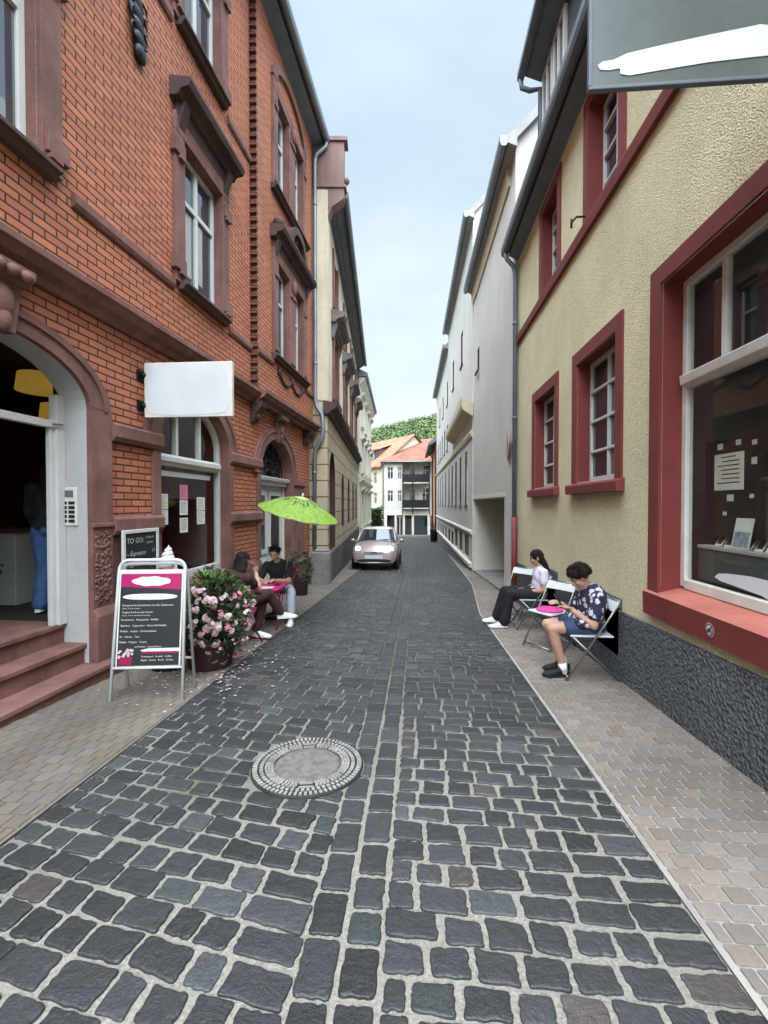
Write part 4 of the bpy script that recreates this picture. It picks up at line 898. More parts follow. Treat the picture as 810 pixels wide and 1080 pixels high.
m = MB(); m.add([FB(10.4,gz(10.4)+.07,.02),FB(15.5,gz(15.5)+.07,.02),FB(15.5,gz(15.5)+.07,-6),FB(10.4,gz(10.4)+.07,-6)], [(0,1,2,3)]); m.add([FB(10.4,gz(10.4)+.07,.02),FB(15.5,gz(15.5)+.07,.02),FB(15.5,gz(15.5)-.1,.02),FB(10.4,gz(10.4)-.1,.02)], [(0,1,2,3)]); part('passage_floor', 'granite', be, m, 0)
m = MB(); m.fbox(FB, 10.3, 15.58, zt, zt+.10, 0, .012); part('passage_lintel', 'beigesmooth', be, m)
m = MB(); m.profile(FB, 9.3, 15.75, [(.0,8.72),(.18,8.80),(.18,8.95),(-5.6,14.7),(-5.6,14.5),(.0,8.9)]); part('roof', 'paleroof', be, m, 0)
m = MB(); m.profile(FB, 9.32, 15.72, [(.18,8.82),(.22,8.76),(.30,8.76),(.34,8.84),(.34,8.96),(.18,8.96)]); part('gutter', 'zinc', be, m, 0)
m = MB(); m.profile(FB, 9.9, 15.6, [(.0,8.35),(.04,8.35),(.09,8.6),(.09,8.7),(.0,8.72)]); part('eave_moulding', 'cream', be, m, 0)
# taller middle section
tall = [rect(a, a+.75, 1.5, 3.55) for a in (17.0,19.0,21.0,23.0,25.0,27.5,30,32.5,35)]
base = [rect(a, a+1.5, -.42 if a < 22 else -.7, .42 if a < 22 else .2) for a in (16.6,18.6,20.6,22.6,24.6,27,29.4,31.8,34.2)]
upp = [rect(a, a+.8, 7.3, 8.7) for a in (18.6,22.4,26.2,29.8,33.2)] + [rect(a, a+.8, 4.7, 6.2) for a in (26.2,28.4,30.6,32.8,35)]
m = MB(); facade2(m, FB, [(15.6,-2.4),(38,-2.4),(38,10.6),(26,10.6),(26,11.4),(15.6,11.4)], tall+base+upp, .03)
for L in tall+upp: m.reveal(FB, L, .03, -.2)
for L in base: m.reveal(FB, L, .03, -.3)
m.add([FB(15.6,-2,.03),FB(15.6,11.4,.03),FB(15.6,15.9,-4.5),FB(15.6,-2,-4.5)], [(0,1,2,3)]); m.add([FB(38,-2.4,.03),FB(38,10.6,.03),FB(38,10.6,-6),FB(38,-2.4,-6)], [(0,1,2,3)]); m.add([FB(26,10.6,.03),FB(26,11.4,.03),FB(26,15.9,-4.5),FB(26,10.6,-4.5)], [(0,1,2,3)]); part('wall', 'beige', be, m, 0)
for L in tall+upp: window(be, FB, L[0][0], L[1][0], L[0][1], L[2][1], .022, (), (), .05, .02, frame='wood')
window(be, FB, 14.3, 14.75, 5.75, 6.5, -.01, (), (), .04, .02, frame='wood')
for L in base: window(be, FB, L[0][0], L[1][0], L[0][1], L[2][1], -.02, (.5,), (), .05, .02, frame='wood')
m = MB()
for L in tall+upp+slots1: m.fbox(FB, L[0][0]-.06, L[1][0]+.06, L[0][1]-.05, L[0][1], .03, .08)
part('sill', 'darkplinth', be, m, 0)
m = MB(); m.profile(FB, 15.6, 38, [(.03,.52),(.08,.52),(.1,.58),(.08,.64),(.03,.66)]); m.profile(FB, 15.6, 38, [(.03,-.62),(.12,-.62),(.12,-.5),(.03,-.46)]); part('base_moulding', 'beigesmooth', be, m, 0)
m = MB(); m.fbox(FB, 15.6, 38, -2.4, -.75, .03, .07); part('plinth', 'zinc', be, m, 0)
m = MB(); m.profile(FB, 15.6, 38, [(.03,3.86),(.09,3.88),(.12,4.0),(.09,4.08),(.03,4.1)]); part('string_course', 'cream', be, m, 0)
m = MB(); m.profile(FB, 15.5, 22.8, [(.03,4.55),(.20,4.66),(.38,4.78),(.42,4.9),(.42,5.18),(.38,5.18),(.38,5.0),(.03,5.0)]); part('balcony_box', 'cream', be, m, 0)
m = MB(); m.profile(FB, 15.5, 26.1, [(.0,11.2),(.2,11.28),(.2,11.45),(-4.5,16.1),(-4.5,15.9),(.0,11.4)]); m.profile(FB, 26.0, 38.2, [(.0,10.4),(.2,10.48),(.2,10.65),(-4.5,15.1),(-4.5,14.9),(.0,10.6)]); part('roof', 'paleroof', be, m, 0)
m = MB(); m.profile(FB, 15.5, 26.1, [(.2,11.3),(.24,11.24),(.32,11.24),(.36,11.32),(.36,11.46),(.2,11.46)]); m.profile(FB, 26.0, 38.2, [(.2,10.5),(.24,10.44),(.32,10.44),(.36,10.52),(.36,10.66),(.2,10.66)]); part('gutter', 'zinc', be, m, 0)

# ---------------------------------------------------------------- orange house at the end on the right
FG = Fr(1.66, 38.6, -.012, 1, -1)
og_ = thing('orange_house', 'orange rendered house with deep dark eaves at the far end on the right', 'house', FG(0, gz(38), 0))
ow = [rect(a, a+.9, z0, z1) for a in (1.2,4,6.8) for z0, z1 in ((.9,2.5),(3.6,5.2))]
m = MB(); facade2(m, FG, [(0,-2.4),(10,-2.4),(10,7.0),(0,7.0)], ow, 0); 
for L in ow: m.reveal(FG, L, 0, -.2)
m.add([FG(0,-2.4,0),FG(0,7,0),FG(0,7,-6),FG(0,-2.4,-6)], [(0,1,2,3)]); part('wall', 'orangewall', og_, m, 0)
for L in ow: window(og_, FG, L[0][0], L[1][0], L[0][1], L[2][1], -.14)
m = MB(); m.profile(FG, -.6, 10.4, [(.0,6.9),(.6,6.55),(.72,6.6),(.72,6.75),(-5,11.2),(-5,11.0),(0,7.1)]); part('roof', 'soffit', og_, m, 0)
m = MB(); m.tube([FG(.2,6.6,.6), FG(.2,6.4,.3), FG(.2,6.1,.08), FG(.2,-2,.08)], .06, 8); m.tube([FG(6,6.6,.6), FG(6,6.4,.3), FG(6,6.1,.08), FG(6,-2,.08)], .06, 8); part('downpipe', 'wood', og_, m, 0)
m = MB(); m.fbox(FG, 0, 10, -2.4, -.2, 0, .05); part('plinth', 'oxred', og_, m, 0)

# ---------------------------------------------------------------- white balcony house closing the view
FW = Fr(-3.85, 50, 1, 0, 1)
wb = thing('balcony_house', 'white rendered house with two black timber balconies closing the end of the lane', 'house', (-.8, 50, gz(50)))
ww = [rect(a, b, z0, z1) for a, b in ((.55,1.2),(1.7,2.15)) for z0, z1 in ((1.85,3.1),(4.35,5.7))]
m = MB(); facade2(m, FW, [(0,.85),(2.25,.85),(2.25,6.3),(0,6.3)], ww, 0)
for L in ww: m.reveal(FW, L, 0, -.18)
m.add([FW(0,-2.2,0),FW(0,6.3,0),FW(0,6.3,-8),FW(0,-2.2,-8)], [(0,1,2,3)]); m.add([FW(2.25,-2.2,0),FW(2.25,6.3,0),FW(2.25,6.3,-1.3),FW(2.25,-2.2,-1.3)], [(0,1,2,3)]); m.add([FW(2.25,-2.2,-1.3),FW(2.25,6.3,-1.3),FW(7.5,6.3,-1.3),FW(7.5,-2.2,-1.3)], [(0,1,2,3)]); part('wall', 'fargrey', wb, m, 0)
for L in ww: window(wb, FW, L[0][0], L[1][0], L[0][1], L[2][1], -.1)
for z0 in (1.55, 4.1):
    for a in (2.9, 4.4): window(wb, FW, a, a+.8, z0, z0+1.9, -1.25)
for z0 in (1.05, 3.85):
    m = MB(); m.fbox(FW, 2.2, 5.2, z0, z0+.14, -1.3, .55); sl = part('balcony_slab', 'fargrey', wb, m)
    m = MB(); 
    m.fbox(FW, 2.2, 5.2, z0+.15, z0+.95, .525, .56)
    for k in range(6): m.fbox(FW, 2.2, 5.2, z0+.16+k*.135, z0+.27+k*.135, .56, .58)
    for k in range(6): 
        m.add([FW(2.2,z0+.16+k*.135,0),FW(2.2,z0+.16+k*.135,.55),FW(2.2,z0+.27+k*.135,.55),FW(2.2,z0+.27+k*.135,0)], [(0,1,2,3)])
    m.fbox(FW, 2.16, 5.24, z0+.96, z0+1.02, .48, .6); part('balcony_rail', 'black', wb, m, 0)
for a in (2.22, 3.3, 5.1): 
    m = MB(); m.fbox(FW, a, a+.13, .5, 6.25, .42, .55); part('post', 'black', wb, m, 0)
m = MB()
for a, b in ((0,.5),(1.35,1.55),(2.3,2.5),(3.25,3.5),(5.0,5.3),(6.2,6.6)): m.fbox(FW, a, b, -2.2, .35, -.05, .03)
m.fbox(FW, 0, 7, .35, .9, -.05, .05); part('ground_floor_pillars', 'beigesmooth', wb, m, 0)
m = MB(); m.fbox(FW, .5, 7, -2.2, .35, -.4, -.3); part('shopfront', 'glass', wb, m, 0)
m = MB(); m.fbox(FW, 1.56, 2.29, .12, .2, -.2, -.12)
for a in (1.56, 1.9, 2.22): m.fbox(FW, a, a+.07, -2.0, .12, -.2, -.12)
m.fbox(FW, 1.56, 2.29, -2.0, -1.85, -.2, -.12); part('glazed_door', 'whitepaint', wb, m, 0)
m = MB(); A_, B_, C_, D_ = Vector((-4.1,49.6,6.28)), Vector((3.2,49.6,6.28)), Vector((5.0,54.5,9.9)), Vector((-.2,54.5,9.3))
m.add([A_,B_,C_,D_], [(0,1,2,3)]); m.add([A_,D_,Vector((-4.1,58,6.28))], [(0,1,2)]); m.add([q-Vector((0,0,.12)) for q in (A_,B_,C_,D_)], [(0,1,2,3)]); part('roof', 'tile_old', wb, m, 0)
m = MB(); m.tube([(-4.1,49.55,6.25),(3.2,49.55,6.25)], .07, 8); m.tube([(-3.75,49.6,6.2),(-3.75,49.75,5.9),(-3.75,49.9,5.6),(-3.75,49.9,-1.8)], .05, 8); part('gutter', 'zinc', wb, m, 0)

ch = thing('cream_house', 'cream house with a bright orange tiled roof and a dormer beside the balcony house', 'house', (-7, 55, gz(52)))
eA, eB = Vector((-3.95,50.2,6.0)), Vector((-12,60.3,6.0)); off = Vector((3.5,2.8,3.6)); rA, rB = eA+off, eB+off; fA = eA+Vector((7,5.6,0)); fB = eB+Vector((7,5.6,0))
dn = Vector((0,0,-8.2)); FC = Fr(eA.x, eA.y, eB.x-eA.x, eB.y-eA.y, -1)
cw = [rect(a, a+.7, z0, z1) for a in (1.0,3.4,6) for z0, z1 in ((1.6,2.9),(3.9,5.2))]
m = MB(); facade2(m, FC, [(0,-2.4),(12.5,-2.4),(12.5,6),(0,6)], cw, 0)
for L in cw: m.reveal(FC, L, 0, -.2)
m.add([eA+dn,eA,rA,fA,fA+dn], [(0,1,2,3,4)]); part('wall', 'farcream', ch, m, 0)
for L in cw: window(ch, FC, L[0][0], L[1][0], L[0][1], L[2][1], -.12)
k_ = (off.normalized()*-.5); d_ = (eA-eB).normalized()*.3
m = MB(); P = [eA+k_+d_, eB+k_, rB, rA+d_]; up_ = Vector((0,0,.16)); m.add([q+up_ for q in P]+P, [(0,1,2,3),(4,5,6,7),(0,1,5,4),(0,3,7,4)]); P = [fA+d_, fB, rB, rA+d_]; m.add([q+up_ for q in P], [(0,1,2,3)]); part('roof', 'tile', ch, m, 0)
# shed dormer
m = MB(); c0 = eA.lerp(eB, .20)+off*.20; c1 = eA.lerp(eB, .62)+off*.20; h_ = Vector((0,0,1.35)); bk = off*.42
m.add([c0, c1, c1+h_, c0+h_], [(0,1,2,3)]); m.add([c0, c0+h_, c0+bk], [(0,1,2)]); dmr = part('dormer', 'darkplinth', ch, m, 0)
m = MB(); e_ = off*-.08; m.add([c0+h_+e_+d_*.6+Vector((0,0,.05)), c1+h_+e_+Vector((0,0,.05)), c1+bk*1.2+Vector((0,0,.2)), c0+bk*1.2+d_*.6+Vector((0,0,.2))], [(0,1,2,3)]); m.build('dormer_roof', M['tile'], dmr)
FDm = Fr(c0.x, c0.y, eB.x-eA.x, eB.y-eA.y, -1)
for a in (.3, 1.5, 2.7): 
    f = MB(); f.fbox(FDm, a, a+1.0, c0.z+.25, c0.z+1.2, 0, .08); wob = f.build('dormer_window', M['whitepaint'], dmr)
    
for a in (.3, 1.5, 2.7):
    f = MB()
    for b in (.1, .55): f.fbox(FDm, a+b, a+b+.36, c0.z+.35, c0.z+1.1, .08, .09)
    part('dormer_pane', 'glass', ch, f, 0)

# ---------------------------------------------------------------- wooded hill
h = MB(); xs = list(range(-160, 161, 20)); ys = list(range(90, 331, 20)); vs = []
def hz(x, y):
    t = min(1, max(0, (y-90)/170)); t = t*t*(3-2*t)
    return -2.1 + t*(44.5 + .19*x + 1.2*math.sin(x*.06))
for y in ys:
    for x in xs: vs.append((x, y, hz(x, y)))
nx = len(xs); h.add(vs, [(j*nx+i, j*nx+i+1, (j+1)*nx+i+1, (j+1)*nx+i) for j in range(len(ys)-1) for i in range(nx-1)]); struct(h.build('hill', M['meadow'], smooth=True))
M['forest'] = mat('forest_leaf', (.06,.11,.028), .7, .35, .12, 0, col2=(.14,.19,.055))
fo = MB(); r2 = random.Random(5)
for i in range(1200):
    y = r2.uniform(150, 275); x = r2.uniform(-.16*y-8, .10*y+6); R_ = r2.uniform(1.8, 4.0); z = hz(x, y)+R_*.9; C_ = Vector((x, y, z))
    for k in range(105):
        d = Vector((r2.gauss(0,1), r2.gauss(0,1), r2.gauss(0,.85))).normalized(); p = C_ + Vector((d.x*R_, d.y*R_, d.z*R_*1.15))*r2.uniform(.62,1.05)
        a = d.cross(Vector((r2.uniform(-1,1), r2.uniform(-1,1), r2.uniform(-1,1)))).normalized(); b = (d + Vector((r2.uniform(-.7,.7), r2.uniform(-.7,.7), r2.uniform(-.2,.9)))).cross(a).normalized(); s = r2.uniform(.32, .62)
        fo.add([p+a*s, p+b*s, p-a*s, p-b*s*r2.uniform(.5,1)], [(0,1,2,3)])
fw = fo.build('forest', M['forest']); tag(fw, 'wooded hillside of green treetops rising behind the orange tiled roofs', 'forest', None, 'stuff')

# ================================================================== THINGS
def textmb(m, s, size, place, align='LEFT', shear=0.0, track=1.0):
    cu = bpy.data.curves.new('t', 'FONT'); cu.body = s; cu.size = size; cu.align_x = align; cu.shear = shear; cu.space_character = track; cu.resolution_u = 2
    o = bpy.data.objects.new('t', cu); COL.objects.link(o); dg = bpy.context.evaluated_depsgraph_get(); dg.update()
    me = bpy.data.meshes.new_from_object(o.evaluated_get(dg)); m.add([place(v.co.x, v.co.y) for v in me.vertices], [tuple(p.vertices) for p in me.polygons])
    bpy.data.objects.remove(o); bpy.data.curves.remove(cu); bpy.data.meshes.remove(me)

# ---- hanging signs
t = thing('hanging_sign', 'blank white rectangular sign hanging from brackets on the red brick wall', 'sign', (-2.65, 5.05, 2.55))
m = MB(); m.box(-3.16, -2.11, 5.03, 5.085, 2.56, 3.19); m.build('board', M['greyframe'], t, .006)
FSn = Fr(0, 5.03, 1, 0, 1); m = MB(); pw_ = []
for k in range(64):
    a = 2*PI*k/64; q_ = Vector((math.copysign(abs(math.cos(a))**.22, math.cos(a)), math.copysign(abs(math.sin(a))**.22, math.sin(a)))); j_ = 1-.018*math.sin(9*a)-.012*math.sin(17*a+1)
    pw_.append((-2.645+.488*q_.x*j_, 2.877+.287*q_.y*j_))
m.prism(FSn, pw_, .001, .004); m.build('blanked_face', M['whitemetal'], t)  # wavy white patch added over the blanked-out face of the board
for z in (2.70, 3.05):
    m = MB(); m.tube([(-3.24, 5.057, z), (-3.14, 5.057, z)], .022, 8); m.box(-3.235, -3.205, 4.99, 5.12, z-.06, z+.06); m.ball((-3.17,5.057,z), (.045,.045,.045)); m.build('bracket', M['iron'], t)
t = thing('shop_sign', 'large dark grey projecting sign with a white blanked out strip on the ochre house', 'sign', (1.4, 2.2, 3.45))
m = MB(); m.box(.795, 1.98, 2.16, 2.176, 3.455, 4.42); m.build('panel', M['signgrey'], t, .004)
m = MB(); m.box(.78, 1.985, 2.153, 2.18, 3.445, 3.462); m.box(.78, .797, 2.153, 2.18, 3.462, 4.42); m.build('frame', M['soffit'], t, .004)
m = MB(); FS = Fr(0, 2.16, 1, 0, 1); rr_ = random.Random(3)
m.prism(FS, [(.82,3.555),(.83,3.535),(.87,3.53),(.92,3.535),(.92,3.51),(.96,3.50),(1.1,3.515),(1.3,3.535),(1.5,3.545),(1.7,3.55),(1.9,3.55),(1.9,3.605),(1.63,3.615),(1.61,3.65),(1.58,3.675),(1.52,3.685),(1.3,3.655),(1.1,3.625),(.95,3.60),(.89,3.575),(.84,3.57)], .001, .004); m.build('blanked_strip', M['ink'], t)  # white shape added over the sign's blanked-out lettering, no real paint
m = MB(); m.box(1.98, 2.06, 2.18, 2.24, 3.6, 3.65); m.box(1.98, 2.06, 2.18, 2.24, 4.2, 4.25); m.build('bracket', M['iron'], t)

# ---- chalkboard on the pier
t = thing('chalkboard', 'white framed to-go chalkboard on the sandstone beside the cafe window', 'menu board', FL(.4, .42, .09))
m = MB(); m.fbox(FL, .13, .69, .42, 1.24, .088, .10); m.build('slate', M['chalkboard'], t)
m = MB()
for a, b, c_, d_ in ((.10,.14,.40,1.27),(.68,.72,.40,1.27),(.14,.68,1.23,1.27),(.14,.68,.40,.44)): m.fbox(FL, a, b, c_, d_, .085, .112)
m.build('frame', M['whitepaint'], t, .004)
pl = lambda s0, z0: (lambda x, y: FL(s0+x, z0+y, .1015))
for tx_, sz_, s_, z_, sh_ in (('TO GO:',.082,.165,1.12,.1),('Coffee &',.04,.48,1.16,.2),('Kuchen',.04,.50,1.10,.2),('- Espresso',.075,.17,.98,.25),('- Espresso Mach.',.06,.16,.86,.25),('- Cappuccino',.07,.17,.72,.25),('- Latte',.07,.17,.58,.25),('2,2',.05,.59,1.0,.2),('2,5',.05,.60,.89,.2),('2,8',.05,.59,.72,.2),('2,8',.05,.59,.58,.2)):
    m = MB(); textmb(m, tx_, sz_, pl(s_, z_), shear=sh_); m.build('chalk_writing', M['inkgrey'], t)

# ---- A-board
AB = Matrix.Translation((-2.365, 3.87, gz(3.87)+.022)) @ Matrix.Rotation(math.radians(8), 4, 'Z')
t = thing('pavement_sign', 'white framed folding pavement menu board with a magenta header beside the flower tub', 'menu board', AB.translation)
def ab(x, y, z): return AB @ Vector((x, y, z))
def front(s, q, o=0): # s across, q up the leaning face, o outwards
    k = q/1.2; return ab(s, -.15+.15*k - o, q)
def tubeu(y0, y1, top): 
    pts = [ab(-.305, y0, 0), ab(-.285, y0+(y1-y0)*.93, top-.09)] 
    for a in range(1, 6): pts.append(ab(-.285+.08*(1-math.cos(a*PI/12)), y1, top-.08+.08*math.sin(a*PI/12)))
    q = [ab(.205+.08*math.sin(a*PI/12), y1, top-.08+.08*math.cos(a*PI/12)) for a in range(1, 6)]
    return pts + [ab(-.2, y1, top), ab(.2, y1, top)] + q + [ab(.285, y0+(y1-y0)*.93, top-.09), ab(.305, y0, 0)]
m = MB(); m.tube(tubeu(-.15, .0, 1.215), .0145, 8); m.tube([front(-.3,.285), front(.3,.285)], .012, 8); m.build('front_frame', M['whitemetal'], t)
m = MB(); m.tube(tubeu(.16, .03, 1.18), .0135, 8); m.tube([ab(-.3,.13,.285), ab(.3,.13,.285)], .011, 8); m.build('rear_frame', M['whitemetal'], t)
def fp(m, pts, o): m.add([front(s, q, o) for s, q in pts], [tuple(range(len(pts)))])
def slab(m, pts, o0, o1):
    n = len(pts); m.add([front(s,q,o0) for s,q in pts]+[front(s,q,o1) for s,q in pts], [(i,(i+1)%n,n+(i+1)%n,n+i) for i in range(n)]+[tuple(range(n))[::-1], tuple(range(n,2*n))])
m = MB(); slab(m, rect(-.275,.275,.30,1.13), -.012, .004); m.build('panel', M['greyframe'], t)
m = MB(); slab(m, rect(-.262,.262,.305,1.095), .004, .0065); m.build('poster', M['board'], t)
m = MB(); slab(m, [(-.262,.985),(-.1,.975),(.1,.965),(.262,.955),(.262,1.095),(-.262,1.095)], .0065, .008); m.build('header', M['magenta'], t)
m = MB(); n_ = 40
slab(m, [(.0+.165*math.cos(2*PI*k/n_)*(1+.04*math.sin(7*k)), 1.03+.042*math.sin(2*PI*k/n_)*(1+.08*math.sin(5*k))) for k in range(n_)], .008, .0095)
slab(m, [(-.005+.235*math.copysign(abs(math.cos(2*PI*k/n_))**.7, math.cos(2*PI*k/n_)), .895+.026*math.sin(2*PI*k/n_)) for k in range(n_)], .0065, .0095)
m.build('white_patch', M['ink'], t)  # white shapes added where the poster print is blanked out
m = MB(); slab(m, [(-.07,.435),(.0,.452),(.262,.452),(.262,.425),(-.05,.425)], .0065, .009); m.build('white_patch', M['ink'], t)
m = MB(); slab(m, [(-.06,.407),(.262,.407),(.262,.426),(-.05,.426)], .0065, .0082); m.build('red_stripe', M['pinkchair'], t)
m = MB(); fl = lambda s0, q0: (lambda x, y: front(s0+x, q0+y, .0075))
for s0, q0, sz, tx in ((-.24,.815,.026,'Hausgemachte Spezialitaeten aus aller Zuckerwerk'),(-.24,.790,.018,'Torten, Kuchen, Gebaeck'),(-.24,.755,.026,'Taeglich frisch aus der Kueche'),(-.24,.730,.018,'Kuchen, Torten und Gebaeck der Saison'),
        (-.245,.690,.027,'Fruehstueck   Mittagstisch   Waffeln'),(-.245,.640,.027,'Espresso   Cappuccino   Heisse Schokolade'),(-.25,.592,.027,'Waffeln   Crepes   Schokoladeneis'),(-.25,.545,.027,'Eis   Kakaos   Tees'),(-.25,.50,.027,'Shakes   Frappes   Crepes'),
        (-.12,.48-.02,.024,'und Kuchen   Snacks Brunch'),(-.06,.375,.026,'Fruehstueck   Brunch   Coffee'),(-.06,.345,.026,'Bagels   Snacks   Bowls   Drinks')):
    textmb(m, tx, sz*.82, fl(s0, q0))
m.build('lettering', M['ink'], t)
m = MB(); slab(m, [(-.245,.315),(-.14,.315),(-.135,.38),(-.25,.38)], .0065, .009); pb_ = m.build('bowl_picture', M['pinkchair'], t)
m = MB()
for k in range(16): 
    c_ = (U(-.25,-.13), U(.37,.44)); slab(m, [(c_[0]+U(.008,.017)*math.cos(a), c_[1]+U(.008,.017)*math.sin(a)) for a in [2*PI*j/7 for j in range(7)]], .009, .0105+k*.0004)
m.build('ice_picture', M['petal'], t)

# ---- ice cream cone display
t = thing('ice_cream_display', 'tall soft ice cream cone figure with white swirl behind the menu board', 'display figure', (-2.66, 4.62, gz(4.62)+.022))
o0 = Vector((-2.66, 4.62, gz(4.62)+.022))
m = MB(); m.lathe(o0, [(.16,0),(.16,.05),(.05,.08),(.05,.55)], 20); m.build('stand', M['iron'], t)
m = MB(); m.lathe(o0, [(.03,.55),(.09,1.0),(.10,1.0),(.10,1.06),(.085,1.06)], 20); m.build('cone', M['cream'], t)
m = MB()
for k, (R_, z, r_) in enumerate(((.06,1.08,.038),(.046,1.13,.035),(.032,1.18,.031),(.018,1.225,.025))):
    m.tube([o0+Vector((R_*math.cos(2*PI*j/24)+.004*k, R_*math.sin(2*PI*j/24), z+.05*j/24)) for j in range(25)], r_, 10)
m.tube([o0+Vector((0,0,1.07)), o0+Vector((0,0,1.23)), o0+Vector((.008,0,1.28)), o0+Vector((.018,0,1.315))], [.065,.026,.015,.003], 10)
m.build('swirl', M['ink'], t)
m = MB(); m.lathe(o0, [(.102,1.02),(.108,1.04),(.102,1.065)], 20); m.build('pink_rim', M['petal_hot'], t)

# ---- foliage helpers
def leaf_at(m, p, d, l, w_):
    d = d.normalized(); a = d.cross(Vector((U(-1,1),U(-1,1),U(-1,1)))).normalized(); n = d.cross(a)
    m.add([p, p+d*l*.45+a*w_+n*w_*.3, p+d*l, p+d*l*.45-a*w_+n*w_*.3], [(0,1,2,3)])
def flower_at(m, p, d, r):
    d = d.normalized(); a = d.orthogonal().normalized(); b = d.cross(a); r0 = U(0, 1)
    for k in range(5):
        t = 2*PI*k/5+r0; e = a*math.cos(t)+b*math.sin(t); f_ = a*math.cos(t+1.2)+b*math.sin(t+1.2)
        s = d.cross(e); m.add([p, p+(e*.6+s*.42)*r+d*r*.2, p+e*r+d*r*U(.05,.25), p+(e*.6-s*.42)*r+d*r*.2], [(0,1,2,3)])

# ---- flower tub with rhododendron
pc = Vector((-2.24, 4.72, gz(4.72)+.022))
t = thing('flower_tub', 'wide round dark flower tub on the pavement between menu board and cafe table', 'planter', pc)
m = MB(); m.lathe(pc, [(.20,0),(.225,.02),(.26,.27),(.28,.28),(.285,.32),(.26,.32),(.24,.28),(.01,.27)], 32); m.build('tub', M['terracotta'], t)
m = MB(); m.lathe(pc, [(.001,.272),(.238,.285),(.238,.26)], 24); m.build('soil', M['soil'], t)
t = thing('flowering_shrub', 'leafy shrub full of pale pink blossom growing in the dark tub', 'shrub', pc+Vector((0,0,.31)))
m = MB(); tips = []
for k in range(16):
    a = U(0, 2*PI); e = pc+Vector((.3*math.cos(a)*U(.4,1.1), .3*math.sin(a)*U(.4,1.1), U(.55,.95))); b_ = pc+Vector((U(-.06,.06),U(-.06,.06),.3)); m.tube([b_, b_.lerp(e,.5)+Vector((U(-.04,.04),U(-.04,.04),.05)), e], .009, 5, .004); tips.append(e)
m.build('stems', M['wood'], t)
lm, ld, fm, fh = MB(), MB(), MB(), MB()
cen = pc+Vector((0.06,0,.575))
def shrub_pt(rmin, rmax):
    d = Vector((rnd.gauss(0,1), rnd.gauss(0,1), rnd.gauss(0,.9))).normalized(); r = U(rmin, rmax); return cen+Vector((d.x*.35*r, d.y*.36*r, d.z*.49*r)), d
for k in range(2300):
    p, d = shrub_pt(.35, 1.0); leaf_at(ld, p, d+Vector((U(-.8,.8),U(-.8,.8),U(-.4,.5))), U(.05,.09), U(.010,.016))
for k in range(40):
    p, d = shrub_pt(.85, 1.05)
    if d.z < -.1: continue
    for j in range(11): 
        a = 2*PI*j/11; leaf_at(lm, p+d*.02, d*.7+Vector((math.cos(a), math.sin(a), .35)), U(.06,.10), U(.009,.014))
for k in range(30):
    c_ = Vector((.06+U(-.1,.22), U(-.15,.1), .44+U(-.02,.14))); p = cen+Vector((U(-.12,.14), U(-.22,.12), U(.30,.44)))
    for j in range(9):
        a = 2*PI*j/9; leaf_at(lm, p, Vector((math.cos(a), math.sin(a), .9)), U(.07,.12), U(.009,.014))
for k in range(250):
    p, d = shrub_pt(.90, 1.1)
    if d.z > .62 or (d.x < -.2 and rnd.random() < .5): continue
    tgt = fh if rnd.random() < .16 else fm
    for j in range(rnd.choice((5,7,10))): 
        e = (d+Vector((U(-.9,.9),U(-.9,.9),U(-.9,.9)))).normalized(); flower_at(tgt, p+e*.04, e, U(.018,.030))
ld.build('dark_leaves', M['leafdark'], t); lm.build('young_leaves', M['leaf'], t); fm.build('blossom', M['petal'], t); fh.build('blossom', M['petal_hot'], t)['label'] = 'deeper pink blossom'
# fallen petals
m = MB()
for k in range(230):
    a = rnd.random(); 
    if a < .6: x, y = -2.2+rnd.gauss(0,.35), 4.45+rnd.gauss(0,.35)
    elif a < .85: s_ = rnd.random(); x, y = -2.02+rnd.gauss(0,.05), 4.3+s_*1.3
    else: x, y = -1.8+rnd.gauss(0,.35), 4.5+rnd.gauss(0,.7)
    if x < -3.0: continue
    z = gz(y)+.027; r = U(.008,.02); a = U(0, 2*PI)
    m.add([(x+r*math.cos(a+q)*U(.6,1), y+r*math.sin(a+q)*U(.6,1), z+U(0,.004)) for q in (0,1.2,2.5,3.6,5)], [(0,1,2,3,4)])
pt_ = m.build('fallen_petals', M['petal'], org=(-2.1,4.6,gz(4.6))); tag(pt_, 'pale fallen petals scattered on the paving round the flower tub', 'petals', None, 'stuff')

# ---- potted plant by the white door
pp = Vector((-2.56, 9.75, gz(9.75)+.02))
t = thing('potted_plant', 'small potted plant standing by the sandstone pier of the white door', 'plant', pp)
m = MB(); m.lathe(pp, [(.12,0),(.14,.02),(.18,.34),(.19,.36),(.16,.36),(.15,.32),(.01,.31)], 20); m.build('pot', M['terracotta'], t)
m = MB()
for k in range(420): 
    a, z = U(0,2*PI), U(.3,.95); r = .22*math.sqrt(rnd.random())*(1.1-abs(z-.6)); p = pp+Vector((r*math.cos(a), r*math.sin(a), z)); leaf_at(m, p, Vector((math.cos(a),math.sin(a),U(-.2,1))), U(.06,.12), U(.012,.02))
m.build('leaves', M['leafdark'], t)
# ---- ivy at the far left
t = thing('ivy_bush', 'dark green ivy covered bush in front of the cream house', 'bush', (-4.6, 43, gz(43)))
m = MB()
for k in range(2600):
    x = U(-5.6,-3.3); z = U(-1.7, 1.25+.15*math.sin(x*5)); d = U(.75,1); p = Vector((x, 43+U(-.5,.4), z)); leaf_at(m, p, Vector((U(-1,1),U(-1.4,0),U(-.9,.6))), U(.14,.26), U(.06,.1))
m.build('leaves', M['leafdark'], t); m = MB(); m.box(-5.5,-3.45,42.95,43.2,-1.75,1.05); m.build('stems', M['wood'], t)

